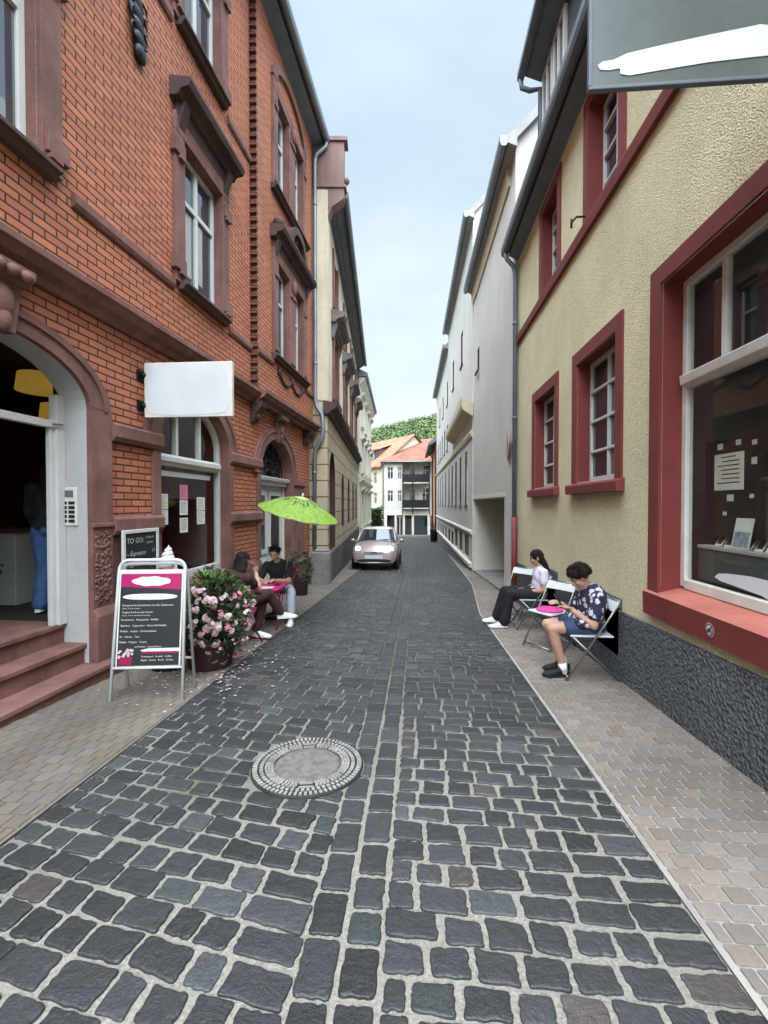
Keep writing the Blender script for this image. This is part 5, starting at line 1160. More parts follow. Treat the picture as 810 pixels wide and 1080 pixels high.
# ---- cafe table, folding chairs
tx, ty = -2.30, 6.62; tz = gz(ty)+.022
t = thing('cafe_table', 'small square pink folding table in front of the man in black', 'table', (tx, ty, tz))
m = MB(); m.box(tx-.30, tx+.30, ty-.30, ty+.30, tz+.60, tz+.625); m.build('tabletop', M['pinktable'], t, .008)
for sx in (-1, 1):
    for sy in (-1, 1):
        m = MB(); m.tube([(tx+sx*.26, ty+sy*.24, tz), (tx+sx*.26, ty-sy*.2, tz+.6)], .012, 8); m.build('leg', M['pinkchair'], t)
m = MB()
for z in (.12, .5): m.tube([(tx-.26,ty-.2 if z > .3 else ty+.18,tz+z),(tx+.26,ty-.2 if z > .3 else ty+.18,tz+z)], .009, 6)
m.build('crossbar', M['pinkchair'], t)
def cup(x, y, z, lab, mt, r=.035, h=.08):
    t = thing('cup', lab, 'cup', (x, y, z)); m = MB(); m.lathe((x,y,z), [(r*.7,0),(r*.8,.004),(r,h),(r*.9,h),(r*.7,.01)], 16); m.build('body', M[mt], t)
    m = MB(); m.tube([(x+r*.85,y,z+h*.8),(x+r*1.5,y,z+h*.7),(x+r*1.5,y,z+h*.35),(x+r*.8,y,z+h*.25)], .006, 6); m.build('handle', M[mt], t)
zt_ = tz+.626
cup(-2.36, 6.52, zt_, 'white cup left of the dark glass on the pink cafe table', 'ink')
g1 = MB(); g1.lathe((-2.44,6.68,zt_), [(.03,0),(.036,.10),(.033,.10),(.028,.01)], 16); tag(g1.build('drinking_glass', M['browncloth']), 'dark drinking glass with cola on the pink cafe table', 'glass')
q = MB(); q.box(-2.28,-2.10,6.36,6.52,zt_,zt_+.003); tag(q.build('paper_napkin', M['ink']), 'white paper napkin flat on the pink table top', 'napkin')
q = MB(); q.box(-2.16,-2.08,6.62,6.77,zt_,zt_+.009); q2 = q.build('phone', M['black'], None, .002); tag(q2, 'black phone lying at the right edge of the pink table', 'phone')

def folding_chair(label, x, y, rz, slat, tube, group):
    z = gz(y)+.022; t = thing('folding_chair', label, 'chair', (0,0,0), group)
    for sy in (-1, 1):
        m = MB(); m.tube([(-.27,sy*.205,0),(.12,sy*.205,.60),(.245,sy*.205,.80)], .0115, 8); m.build('leg', M[tube], t)
        m = MB(); m.tube([(.27,sy*.18,0),(-.19,sy*.18,.435)], .0115, 8); m.build('leg', M[tube], t)
    m = MB(); m.tube([(-.245,-.2,.04),(-.245,.2,.04)], .009, 6); m.tube([(.25,-.18,.03),(.25,.18,.03)], .009, 6); m.tube([(-.19,-.18,.43),(-.19,.18,.43)], .009, 6); m.tube([(.245,-.205,.80),(.245,.205,.80)], .010, 6); m.build('crossbar', M[tube], t)
    m = MB(); m.box(-.215,.20,-.185,.185,.437,.457); m.build('seat', M[slat], t, .008)
    m = MB(); vs = []
    for k in range(9):
        yy = -.215+.43*k/8; xx = .025*(1-(yy/.215)**2)
        for zz, dx in ((.70,-.06),(.795,-.003)): vs += [(.225+xx+dx, yy, zz), (.243+xx+dx, yy, zz)]
    fs = []
    for k in range(8):
        a, b = 4*k, 4*k+4; fs += [(a,b,b+2,a+2),(a+1,a+3,b+3,b+1),(a+2,b+2,b+3,a+3),(a,a+1,b+1,b)]
    fs += [(0,2,3,1),(32,33,35,34)]; m.add(vs, fs); m.build('backrest', M[slat], t, .004)
    t.location = (x, y, z); t.rotation_euler = (-math.atan(.048)*0, 0, rz); return t
gw = 'white folding chairs along the ochre house'
c0 = folding_chair('white slatted folding chair occupied by the person in the floral shirt', 1.74, 4.76, 0, 'whitemetal', 'steel', gw)
for lb, x, y, rz in (('white slatted folding chair occupied by the woman in black trousers', 1.73, 6.95, 0), ('empty white folding chair holding a round pink cushion between the two sitters', 1.70, 5.88, math.radians(35)), ('empty white folding chair beyond the woman in black trousers', 1.70, 7.78, math.radians(45))):
    c = copy_tree(c0); c['label'] = lb; c.location = (x, y, gz(y)+.022); c.rotation_euler = (0, 0, rz)
gp = 'magenta folding chairs at the cafe table'
p0 = folding_chair('magenta folding chair under the man in black', -2.30, 7.42, math.radians(90), 'pinkchair', 'pinkchair', gp)
c = copy_tree(p0); c['label'] = 'magenta folding chair under the dark brown dressed cafe guest'; c.location = (-2.34, 5.62, gz(5.62)+.022); c.rotation_euler = (0, 0, math.radians(-118))
cz = gz(5.88)+.022+.458
m = MB(); m.lathe((1.69,5.87,cz), [(.001,0),(.155,.0),(.165,.012),(.155,.024),(.001,.028)], 28); tag(m.build('seat_cushion', M['cushion']), 'round pink felt cushion on the empty white folding chair', 'cushion')

# ---- kiwi parasol
M['kiwi'], t_, b_ = newmat('kiwi_print_canvas')
oc = t_.nodes.new('ShaderNodeTexCoord').outputs['Object']; sp = t_.nodes.new('ShaderNodeSeparateXYZ'); t_.links.new(oc, sp.inputs[0])
def mth(op, a, b=None):
    n = t_.nodes.new('ShaderNodeMath'); n.operation = op
    for i, q in enumerate((a, b)):
        if q is None: continue
        if isinstance(q, (int, float)): n.inputs[i].default_value = q
        else: t_.links.new(q, n.inputs[i])
    return n.outputs[0]
rad = mth('SQRT', mth('ADD', mth('MULTIPLY', sp.outputs[0], sp.outputs[0]), mth('MULTIPLY', sp.outputs[1], sp.outputs[1]))); ang = mth('ARCTAN2', sp.outputs[1], sp.outputs[0])
cb = t_.nodes.new('ShaderNodeCombineXYZ'); t_.links.new(mth('MULTIPLY', ang, 9.0), cb.inputs[0]); t_.links.new(mth('MULTIPLY', rad, 5.0), cb.inputs[1])
seed = ramp(t_, noise(t_, cb.outputs[0], 1.0, 2), .50, .56); band = mth('MULTIPLY', ramp(t_, rad, .10, .14), ramp(t_, rad, .36, .26, (0,0,0,1), (1,1,1,1)) if False else mth('SUBTRACT', 1, ramp(t_, rad, .27, .36)))
cb2 = t_.nodes.new('ShaderNodeCombineXYZ'); t_.links.new(mth('MULTIPLY', ang, 6.0), cb2.inputs[0]); t_.links.new(mth('MULTIPLY', rad, 14.0), cb2.inputs[1])
gcol = mixc(t_, ramp(t_, noise(t_, cb2.outputs[0], 1.3, 4), .35, .65), (.20,.36,.03), (.33,.48,.09))
gcol = mixc(t_, mth('SUBTRACT', 1, ramp(t_, rad, .07, .13)), gcol, (.62,.66,.30)); gcol = mixc(t_, ramp(t_, rad, .635, .65), gcol, (.10,.06,.02))
gcol = mixc(t_, mth('MULTIPLY', seed, band), gcol, (.02,.025,.008)); t_.links.new(gcol, b_.inputs['Base Color']); b_.inputs['Roughness'].default_value = .75
tr_ = t_.nodes.new('ShaderNodeBsdfTranslucent'); t_.links.new(gcol, tr_.inputs[0]); mxs = t_.nodes.new('ShaderNodeMixShader'); mxs.inputs[0].default_value = .35; t_.links.new(b_.outputs[0], mxs.inputs[1]); t_.links.new(tr_.outputs[0], mxs.inputs[2])
t_.links.new(mxs.outputs[0], [q for q in t_.nodes if q.type == 'OUTPUT_MATERIAL'][0].inputs[0])
rim = Vector((-1.90, 7.12, 1.41)); axis = Vector((.25,-.10,.96)).normalized()
foot = rim - axis*((rim.z-(gz(7.3)+.022))/axis.z)
t = thing('parasol', 'bright green kiwi slice parasol tilted over the cafe table', 'parasol', foot)
NP = 12; vs = []; RR = 16
for i in range(RR+1):
    r = .665*i/RR
    for j in range(NP*4):
        a = 2*PI*j/(NP*4); sag = (1-math.cos(4*PI*((j/4) % 1)/2)) if False else math.sin(PI*((j/4.) % 1))
        rr = r*(1-.02*sag*(i/RR)); vs.append(Vector((rr*math.cos(a), rr*math.sin(a), .27*(1-(i/RR)**1.5)-.008*sag*(i/RR))))
n_ = NP*4; m = MB(); m.add(vs, [(i*n_+j, i*n_+(j+1)%n_, (i+1)*n_+(j+1)%n_, (i+1)*n_+j) for i in range(RR) for j in range(n_)], True)
me = bpy.data.meshes.new('canopy'); me.from_pydata(m.v, [], m.f); me.materials.append(M['kiwi']); ob = bpy.data.objects.new('canopy', me); COL.objects.link(ob); ob.parent = t; ob.location = rim-foot
ob.rotation_euler = axis.to_track_quat('Z', 'Y').to_euler(); me.polygons.foreach_set('use_smooth', [True]*len(me.polygons))
m = MB(); m.tube([foot+axis*.02, rim+axis*.27], .010, 8); m.build('pole', M['steel'], t)
m = MB(); m.tube([rim+axis*.26, rim+axis*.33], .02, 8, .012); m.build('finial', M['whitemetal'], t)
m = MB(); ax_ = axis.orthogonal().normalized(); ay_ = axis.cross(ax_)
for k in range(NP):
    a = 2*PI*k/NP; e = ax_*math.cos(a)+ay_*math.sin(a); m.tube([rim+axis*.245+e*.02, rim+axis*.15+e*.4, rim-axis*.005+e*.655], .004, 5)
m.build('ribs', M['steel'], t)
m = MB(); m.lathe(foot, [(.2,0),(.2,.05),(.05,.09),(.03,.3),(.02,.3)], 20); m.build('base', M['iron'], t)

# ---- round no stopping sign, bin
t = thing('round_sign', 'faded round red no stopping sign on an arm beside the downpipe', 'sign', (1.93, 9.85, 2.80))
FSg = Fr(1.93, 9.85, .12, 1, -1); M['fadedred'] = mat('faded_red_enamel', (.40,.10,.09), .5, .15, 6, .03); M['fadedblue'] = mat('faded_pink_enamel', (.42,.27,.27), .5, .15, 6, .03)
crc = lambda r: [(r*math.cos(2*PI*k/32), 2.80+r*math.sin(2*PI*k/32)) for k in range(32)]
m = MB(); m.prism(FSg, crc(.28), -.012, 0); m.build('disc', M['fadedblue'], t)
m = MB(); m.ring(FSg, crc(.23)+crc(.23)[:1], crc(.275)+crc(.275)[:1], .0, .003); m.prism(FSg, [(-.19,2.97),(-.16,3.0),(.19,2.63),(.16,2.60)], .0, .0035); m.build('ring_and_bar', M['fadedred'], t)
m = MB(); m.tube([(1.97,9.36,2.8),(1.955,9.7,2.8)], .014, 6); m.tube([(1.97,9.34,2.74),(1.97,9.34,2.86)], .05, 8); m.build('arm', M['steel'], t)
bz = gz(36.5)+.02; t = thing('rubbish_bin', 'dark rubbish bin on the pavement far down the right side', 'bin', (1.35, 36.5, bz))
m = MB(); m.lathe((1.35,36.5,bz), [(.26,0.05),(.32,.95),(.33,1.0),(.3,1.0)], 4); m.build('body', M['black'], t); m = MB(); m.box(1.08,1.62,36.2,36.8,bz+1.0,bz+1.07); m.build('lid', M['black'], t, .02)
for sx in (-1,1):
    m = MB(); m.tube([(1.35+sx*.2,36.72,bz+.08),(1.35+sx*.27,36.72,bz+.08)], .08, 12); m.build('wheel', M['rubber'], t)

# ---- cafe interior
for (x, y, z, r, lab) in ((-4.85,5.5,3.0,.27,'yellow drum lamp shade nearer the cafe doorway'), (-5.55,6.55,2.86,.2,'smaller yellow lamp shade deeper inside the cafe')):
    t = thing('ceiling_lamp', lab, 'lamp', (x, y, z), 'yellow lamps hanging in the cafe')
    m = MB(); m.lathe((x,y,z), [(r*.98,0),(r,.01),(r*.9,.22),(r*.88,.22),(r*.97,.012)], 28); m.build('lamp_shade', M['yellowshade'], t)
    m = MB(); m.tube([(x,y,z+.2),(x,y,3.42)], .006, 6); m.build('cord', M['black'], t)
t = thing('counter', 'white cafe counter with swirled lettering inside the doorway', 'counter', (-5.2, 5.1, .37))
m = MB(); m.box(-6.4,-4.66,4.9,5.4,.37,1.22); m.build('front', M['counterpaint'], t, .01); m = MB(); m.box(-6.45,-4.62,4.86,5.44,1.22,1.26); m.build('worktop', M['wood'], t, .006)
m = MB(); textmb(m, 'Suesses', .3, lambda x, y: Vector((-5.75+x, 4.896, .72+y)), shear=.4); m.build('lettering', M['wood'], t)
# door bell panel on the white reveal
m = MB(); FI = Fr(*[FL(-.26,0,0).x, FL(-.26,0,0).y], -1, .048, 1)   # along the reveal, into the house
dirn = 1 if FI.n.y < 0 else -1
FI = Fr(FL(-.262,0,0).x, FL(-.262,0,0).y, -FL.n.x, -FL.n.y, 1)
if FI.n.y > 0: FI.n = -FI.n
t = thing('doorbell_panel', 'pale metal doorbell panel with rows of dark name buttons on the white entrance reveal', 'doorbell', FI(.2, 1.36, 0))
m = MB(); m.fbox(FI, .10, .30, 1.34, 1.72, 0, .014); m.build('plate', M['greyframe'], t, .004)
m = MB(); 
for r in range(5):
    for c_ in range(2): m.fbox(FI, .125+c_*.085, .19+c_*.085, 1.37+r*.045, 1.40+r*.045, .014, .019)
m.build('name_buttons', M['black'], t); m = MB(); m.fbox(FI, .14, .26, 1.62, 1.69, .014, .017); m.build('speaker_grille', M['steel'], t)

# ================================================================== PEOPLE
def basis(f, u):
    f = Vector(f).normalized(); u = Vector(u); u = (u - f*u.dot(f)).normalized(); r = f.cross(u)
    return Matrix((r, f, u)).transposed()      # columns: right, forward, up
def head(m, c, f, u, k=1.0):
    B = basis(f, u); c = Vector(c)
    def at(x, y, z): return c + B @ Vector((x*k, y*k, z*k))
    m.ball(at(0,-.012,.022), (.076*k,.094*k,.092*k), B); m.ball(at(0,.022,-.035), (.060*k,.066*k,.078*k), B); m.ball(at(0,.052,-.085), (.032*k,.030*k,.026*k), B)
    m.limb((at(0,.084,.022), .010*k), (at(0,.104,-.022), .0145*k)); m.ball(at(0,.09,-.052), (.024*k,.012*k,.008*k), B); m.ball(at(0,.088,-.064), (.020*k,.012*k,.008*k), B)
    m.ball(at(0,.078,.036), (.05*k,.014*k,.010*k), B)
    for s in (-1, 1): m.ball(at(s*.078,-.008,-.004), (.010*k,.022*k,.034*k), B); m.ball(at(s*.04,.066,-.022), (.026*k,.02*k,.02*k), B)
    return at, B
def eyes(parent, at, B):
    for s in (-1, 1):
        m = MB(); m.ball(at(s*.031,.080,.012), (.010,.006,.0055), B, 10, 6); m.build('eye', M['steel'], parent)
        m = MB(); m.ball(at(s*.031,.0875,.012), (.006,.002,.006), B, 8, 5); m.build('iris', M['hair'], parent)
        m = MB(); m.ball(at(s*.031,.086,.033), (.019,.005,.0045), B, 8, 5); m.build('eyebrow', M['hair'], parent)
def hand(m, w_, d, n, curl=.7, side=1):
    w_ = Vector(w_); d = Vector(d).normalized(); n = Vector(n); n = (n - d*n.dot(d)).normalized(); x = d.cross(n)*side
    B = Matrix((x, d, n)).transposed(); m.ball(w_+d*.045, (.040,.052,.017), B)
    for k, (off, l) in enumerate(((-.03,.068),(-.010,.078),(.011,.074),(.030,.058))):
        p = w_+d*.078+x*off; dr = d.copy(); r = .0095; pts = [(w_+d*.05+x*off*.8, .011), (p, r)]
        for j in range(3):
            dr = Matrix.Rotation(curl*.6, 3, x if side > 0 else -x) @ dr if False else (dr*math.cos(curl*.55) + n*-math.sin(curl*.55)).normalized() if j == 0 else (dr + (-n)*curl*.5).normalized()
            p = p + dr*l*(.45,.32,.23)[j]; pts.append((p, r-.0008*(j+1)))
        m.limb(*pts)
    m.limb((w_+d*.02-x*.03,.014), (w_+d*.05-x*.055-n*.012,.012), (w_+d*.085-x*.058-n*.025,.010))
def shoe(ank, toe, mt, parent, g, sole=None):
    ank, toe = Vector(ank), Vector(toe); d = (toe-ank); d.z = d.z*1.0; hd = Vector((d.x, d.y, 0)).normalized()
    m = MB(); up = Vector((0,0,1)); side = hd.cross(up); fz = d.z/ max(.01, Vector((d.x,d.y,0)).length)
    heel = ank - hd*.055 + Vector((0,0,-.065)); l = .275; secs = []
    for s, wd, h in ((0,.028,.055),(.04,.036,.075),(.09,.036,.088),(.14,.040,.066),(.19,.046,.05),(.235,.042,.04),(.265,.026,.03),(.275,.008,.016)):
        c = heel + hd*s + Vector((0,0,0)); ring = []
        for k in range(10):
            a = 2*PI*k/10; zz = max(0, .5+.5*math.sin(a)); ring.append(c + side*wd*math.cos(a)*(1.08 if zz < .5 else .9) + Vector((0,0,h*(zz**.8))))
        secs.append(ring)
    tiltv = toe-ank
    vs = [p for r in secs for p in r]; n = 10
    m.add(vs, [(i*n+j, i*n+(j+1)%n, (i+1)*n+(j+1)%n, (i+1)*n+j) for i in range(len(secs)-1) for j in range(n)] + [tuple(range(n))[::-1], tuple(range((len(secs)-1)*n, len(secs)*n))], True)
    ob = m.build('shoe', M[mt], parent)
    m = MB(); P = []
    for s, wd in ((-.004,.026),(.04,.04),(.10,.041),(.16,.047),(.21,.051),(.25,.042),(.28,.012)):
        P.append((heel+hd*s, wd))
    top = [c+side*w_ for c, w_ in P] + [c-side*w_ for c, w_ in P[::-1]]; k = len(top)
    m.add(top + [q+Vector((0,0,.02)) for q in top], [tuple(range(k))[::-1], tuple(range(k,2*k))]+[(i,(i+1)%k,k+(i+1)%k,k+i) for i in range(k)]); m.build('sole', M[sole or mt], ob)
    m = MB()
    for s in (.095,.115,.135,.155): m.tube([heel+hd*s+side*.02+Vector((0,0,.083-(s-.095)*.45)), heel+hd*(s+.004)+Vector((0,0,.088-(s-.095)*.45)), heel+hd*s-side*.02+Vector((0,0,.083-(s-.095)*.45))], .0035, 5)
    m.build('laces', M[sole or 'ink'], ob)
    return ob
def torso(m, pel, che, nek, f, k=1.0, wp=.165, wc=.175, flare=0):
    pel, che, nek = Vector(pel), Vector(che), Vector(nek)
    def el(c, axis, rx, ry, rz):
        B = basis(f, axis); m.ball(c, (rx*k, ry*k, rz*k), B, 16, 10)
    el(pel, che-pel, wp, .125, .12); el(pel.lerp(che,.5), che-pel, wp*.9, .11, .16); el(che, nek-che, wc, .118, .16); el(che.lerp(nek,.55), nek-che, wc*.8, .085, .08)
def person(label, loc, J, look, up, o):
    t = thing('person', label, 'person', loc); V = Vector
    b = MB(); torso(b, J['pel'], J['che'], J['nek'], J['f'])
    hc = V(J['head']); b.limb((V(J['nek'])-V((0,0,.03)), .058), (V(J['nek']).lerp(hc,.7), .05)); at, B = head(b, hc, look, up)
    for s in ('n', 'x'):
        b.limb((J['sh'+s], .052), (J['el'+s], .040)); b.limb((J['el'+s], .039), (J['wr'+s], .027)); d = V(J['wr'+s])-V(J['el'+s])
        hand(b, J['wr'+s], J.get('hd'+s, d), J.get('hn'+s, (0,0,1)), o.get('curl', .7), 1 if s == 'n' else -1)
        b.limb((J['hip'+s], .085), (V(J['hip'+s]).lerp(V(J['kn'+s]),.5), .074), (J['kn'+s], .056)); b.limb((J['kn'+s], .054), (V(J['kn'+s]).lerp(V(J['an'+s]),.35), .055), (J['an'+s], .036))
        an, to = V(J['an'+s]), V(J['to'+s]); hd = V(((to-an).x,(to-an).y,0)).normalized(); b.limb((an, .036), (an+hd*.05+V((0,0,-.035)), .03), (an+hd*.14+V((0,0,-.045)), .02))
    remesh(b.build('body', M['skin'], t), .0075, 4); eyes(t, at, B)
    # top
    m = MB(); torso(m, V(J['pel'])+V(o.get('tshift',(0,0,.0))), J['che'], J['nek'], J['f'], o.get('tk',1.09), o.get('twp',.165), .178)
    for s in ('n', 'x'):
        e = V(J['sh'+s]).lerp(V(J['el'+s]), min(1, o['sleeve'])); m.limb((J['sh'+s], .066), (e, o.get('slr', .056)))
        if o['sleeve'] > 1: m.limb((J['el'+s], .05), (V(J['el'+s]).lerp(V(J['wr'+s]), o['sleeve']-1), .04))
        m.ball(J['sh'+s], .07)
    for p, r in o.get('textra', []): m.ball(p, r)
    wrinkle(remesh(m.build('top', M[o['top']], t), .011, 5))
    # trousers or shorts
    m = MB(); pel = V(J['pel']); m.ball(pel-V((0,0,.015)), (.155,.135,.125), basis(J['f'], (0,0,1)))
    for s in ('n', 'x'):
        k = V(J['kn'+s]); lg = o['leg']
        if lg < 1: e = V(J['hip'+s]).lerp(k, lg); m.limb((J['hip'+s], .105), (e, .096))
        else:
            m.limb((J['hip'+s], .103), (k, .077)); m.limb((k, .076), (V(J['kn'+s]).lerp(V(J['an'+s]), lg-1), o.get('hem', .062)))
    wrinkle(remesh(m.build('shorts' if o['leg'] < 1 else 'trousers', M[o['bottom']], t), .011, 5)); 
    for s in ('n', 'x'):
        shoe(J['an'+s], J['to'+s], o['shoe'], t, 0, o.get('sole'))
        if o.get('sock'):
            m = MB(); m.limb((V(J['an'+s])+V((0,0,-.03)), .041), (V(J['an'+s]).lerp(V(J['kn'+s]),.14), .043)); m.build('sock', M['sock'], t)
    # hair
    m = MB()
    if o['hair'] == 'curly':
        r3 = random.Random(9)
        for k in range(170):
            d = V((r3.gauss(0,1), r3.gauss(0,1), r3.gauss(0,1))).normalized()
            if d.z < -.25 or (d.y > .5 and d.z < .30): continue
            m.ball(at(d.x*.088, d.y*.098-.014, d.z*.102+.028), r3.uniform(.018,.034), None, 7, 5)
        m.ball(at(0,-.02,.04), (.088,.098,.088), B); hv = .008
    elif o['hair'] == 'long':
        m.ball(at(0,-.018,.032), (.087,.098,.092), B); m.ball(at(0,-.045,-.03), (.082,.07,.10), B)
        for k in range(9):
            a = -1.4+2.8*k/8; m.limb((at(.082*math.sin(a),-.03-.05*math.cos(a),.0), .024), (at(.085*math.sin(a),-.05-.055*math.cos(a),-.12), .025), (at(.075*math.sin(a),-.06-.06*math.cos(a),-o.get('hlen',.26)), .014))
        hv = .009
    else:
        m.ball(at(0,-.022,.036), (.083,.096,.086), B); m.ball(at(0,-.06,.0), (.07,.05,.07), B)
        r3 = random.Random(4)
        for k in range(60):
            d = V((r3.gauss(0,1), r3.gauss(0,1), abs(r3.gauss(0,1)))).normalized()
            if d.y > .45 and d.z < .55: continue
            m.limb((at(d.x*.08,d.y*.09-.02,d.z*.085+.035), .012), (at(d.x*.088+.01,d.y*.096-.005,d.z*.092+.04), .007))
        hv = .007
    remesh(m.build('hair', M['hair'], t), hv, 1)
    m = MB(); r3 = random.Random(21)
    for k in range(260):
        d = V((r3.gauss(0,1), r3.gauss(0,1), r3.gauss(0,1))).normalized()
        if d.z < -.1 or (d.y > .55 and d.z < .45): continue
        p = at(d.x*.088, d.y*.098-.016, d.z*.098+.034)
        if o['hair'] == 'long':
            q = [p, p+V((r3.uniform(-.012,.012), r3.uniform(-.012,.012), -.03)), p+V((r3.uniform(-.02,.02), r3.uniform(-.02,.02), -.075))]
        else:
            e = (B @ d); a = e.orthogonal().normalized(); b_ = e.cross(a); l = .04 if o['hair'] == 'curly' else .012; ph = r3.uniform(0,6)
            q = [p+e*((.011 if o['hair'] == 'curly' else .007)*j)+(a*math.cos(ph+j*1.4)+b_*math.sin(ph+j*1.4))*l*.6 for j in range(4)]
        m.tube(q, .0045, 4, .002)
    m.build('hair_strands', M['hair'], t)
    return t, at, B
# floral shirt cloth: navy with white blossoms
mF, tF, bF = newmat('navy_floral_cloth'); pF = geo(tF)
vF = tF.nodes.new('ShaderNodeTexVoronoi'); vF.inputs['Scale'].default_value = 16; tF.links.new(pF, vF.inputs['Vector'])
dF = tF.nodes.new('ShaderNodeMath'); dF.operation = 'ADD'; tF.links.new(vF.outputs['Distance'], dF.inputs[0])
nF = tF.nodes.new('ShaderNodeMath'); nF.operation = 'MULTIPLY'; nF.inputs[1].default_value = .55; tF.links.new(noise(tF, pF, 42, 2), nF.inputs[0]); tF.links.new(nF.outputs[0], dF.inputs[1])
c1 = mixc(tF, ramp(tF, dF.outputs[0], .66, .72), (.50,.49,.52), (.018,.014,.042)); c1 = mixc(tF, ramp(tF, dF.outputs[0], .34, .40), (.10,.08,.14), c1)
tF.links.new(c1, bF.inputs['Base Color']); bF.inputs['Roughness'].default_value = .9; bumpn(tF, bF, noise(tF, pF, 16, 3), .5, .012); M['floral'] = mF

g2 = gz(4.75)+.022
J = dict(f=(-1,-.08,0), pel=(1.80,4.77,g2+.54), che=(1.80,4.77,g2+.77), nek=(1.755,4.77,g2+.90), head=(1.672,4.755,g2+1.005),
    shn=(1.785,4.60,g2+.83), shx=(1.785,4.94,g2+.83), eln=(1.735,4.545,g2+.56), elx=(1.70,4.99,g2+.58), wrn=(1.545,4.63,g2+.70), wrx=(1.53,4.88,g2+.70),
    hipn=(1.76,4.68,g2+.53), hipx=(1.76,4.87,g2+.53), knn=(1.36,4.66,g2+.50), knx=(1.37,4.86,g2+.49), ann=(1.49,4.68,g2+.085), anx=(1.55,4.86,g2+.085), ton=(1.34,4.66,g2+.02), tox=(1.40,4.85,g2+.02),
    hdn=(-.85,.25,.35), hdx=(-.85,-.25,.35), hnn=(.3,.3,.9), hnx=(.3,-.3,.9))
p2, at, B = person('person with dark curly hair in a navy floral shirt looking at a phone', (1.6,4.77,g2), J, (-.82,-.1,-.57), (-.55,0,.8),
    dict(top='floral', sleeve=.62, slr=.075, tk=1.16, tshift=(-.03,0,-.01), leg=.55, bottom='denimshort', shoe='blackshoe', sole='black', sock=True, hair='curly', curl=.9, textra=[((1.66,4.62,g2+.57),(.10,.09,.07)),((1.63,4.74,g2+.60),(.08,.12,.05))]))
def phone(lab, c, f, u):
    B = basis(f, u); m = MB(); m.v = []
    m.box(-.036,.036,-.005,.005,-.075,.075); m.v = [Vector(c)+B @ q for q in m.v]; ob = tag(m.build('phone', M['black'], None, .002), lab, 'phone')
    m = MB(); m.box(-.032,.032,-.0062,-.0052,-.068,.068); m.v = [Vector(c)+B @ q for q in m.v]; m.build('screen', M['skyglass'], ob)
phone('black phone held by the person in the floral shirt', (1.455,4.75,g2+.765), (-.75,0,-.5), (-.6,0,.8))

g1_ = gz(6.95)+.022
J = dict(f=(-1,.08,0), pel=(1.83,6.95,g1_+.53), che=(1.865,6.95,g1_+.78), nek=(1.85,6.95,g1_+.93), head=(1.80,6.95,g1_+1.055),
    shn=(1.865,6.785,g1_+.85), shx=(1.865,7.11,g1_+.85), eln=(1.86,6.73,g1_+.60), elx=(1.84,7.15,g1_+.60), wrn=(1.655,6.84,g1_+.565), wrx=(1.64,7.03,g1_+.575),
    hipn=(1.80,6.86,g1_+.52), hipx=(1.80,7.04,g1_+.52), knn=(1.38,6.83,g1_+.52), knx=(1.36,7.10,g1_+.52), ann=(1.30,6.85,g1_+.085), anx=(1.25,7.16,g1_+.085), ton=(1.13,6.85,g1_+.02), tox=(1.08,7.18,g1_+.02),
    hdn=(-.95,.3,.0), hdx=(-.95,-.3,.0))
p1, at, B = person('woman with long dark hair in a pale lavender shirt and wide black trousers', (1.6,6.95,g1_), J, (-.93,.05,-.3), (-.28,0,.95),
    dict(top='lavender', sleeve=.5, slr=.068, tk=1.06, leg=1.93, bottom='blackcloth', hem=.085, shoe='whiteshoe', hair='long', hlen=.24))
phone('black phone held by the woman in black trousers', (1.545,6.93,g1_+.61), (-.6,0,-.7), (-.8,0,.6))

g3 = gz(7.2)+.022; zt3 = tz+.626
J = dict(f=(0.02,-1,0), pel=(-2.30,7.44,g3+.53), che=(-2.315,7.38,g3+.80), nek=(-2.32,7.32,g3+.945), head=(-2.335,7.25,g3+1.07),
    shn=(-2.13,7.35,g3+.86), shx=(-2.50,7.35,g3+.86), eln=(-2.06,7.10,g3+.64), elx=(-2.56,7.10,g3+.64), wrn=(-2.23,6.84,zt3+.04), wrx=(-2.43,6.86,zt3+.04),
    hipn=(-2.20,7.36,g3+.52), hipx=(-2.40,7.36,g3+.52), knn=(-1.99,6.98,g3+.49), knx=(-2.44,6.97,g3+.49), ann=(-1.955,6.86,g3+.085), anx=(-2.44,6.92,g3+.085), ton=(-1.93,6.65,g3+.02), tox=(-2.44,6.70,g3+.02), hdn=(-.6,-.6,0), hdx=(.6,-.6,0))
p3, at, B = person('man in a black t-shirt and pale jeans sitting behind the pink table', (-2.3,7.4,g3), J, (-.05,-.88,-.48), (0,-.45,.9),
    dict(top='blackcloth', sleeve=.72, slr=.07, tk=1.1, leg=1.9, bottom='greypants', shoe='whiteshoe', hair='short'))
m = MB(); m.tube([Vector(J['wrn'])+Vector((-.03,0,.0))*0+Vector((.033*math.cos(a), .018*math.cos(a), .033*math.sin(a))) for a in [2*PI*k/12 for k in range(13)]], .009, 6); m.build('wristwatch', M['black'], p3)

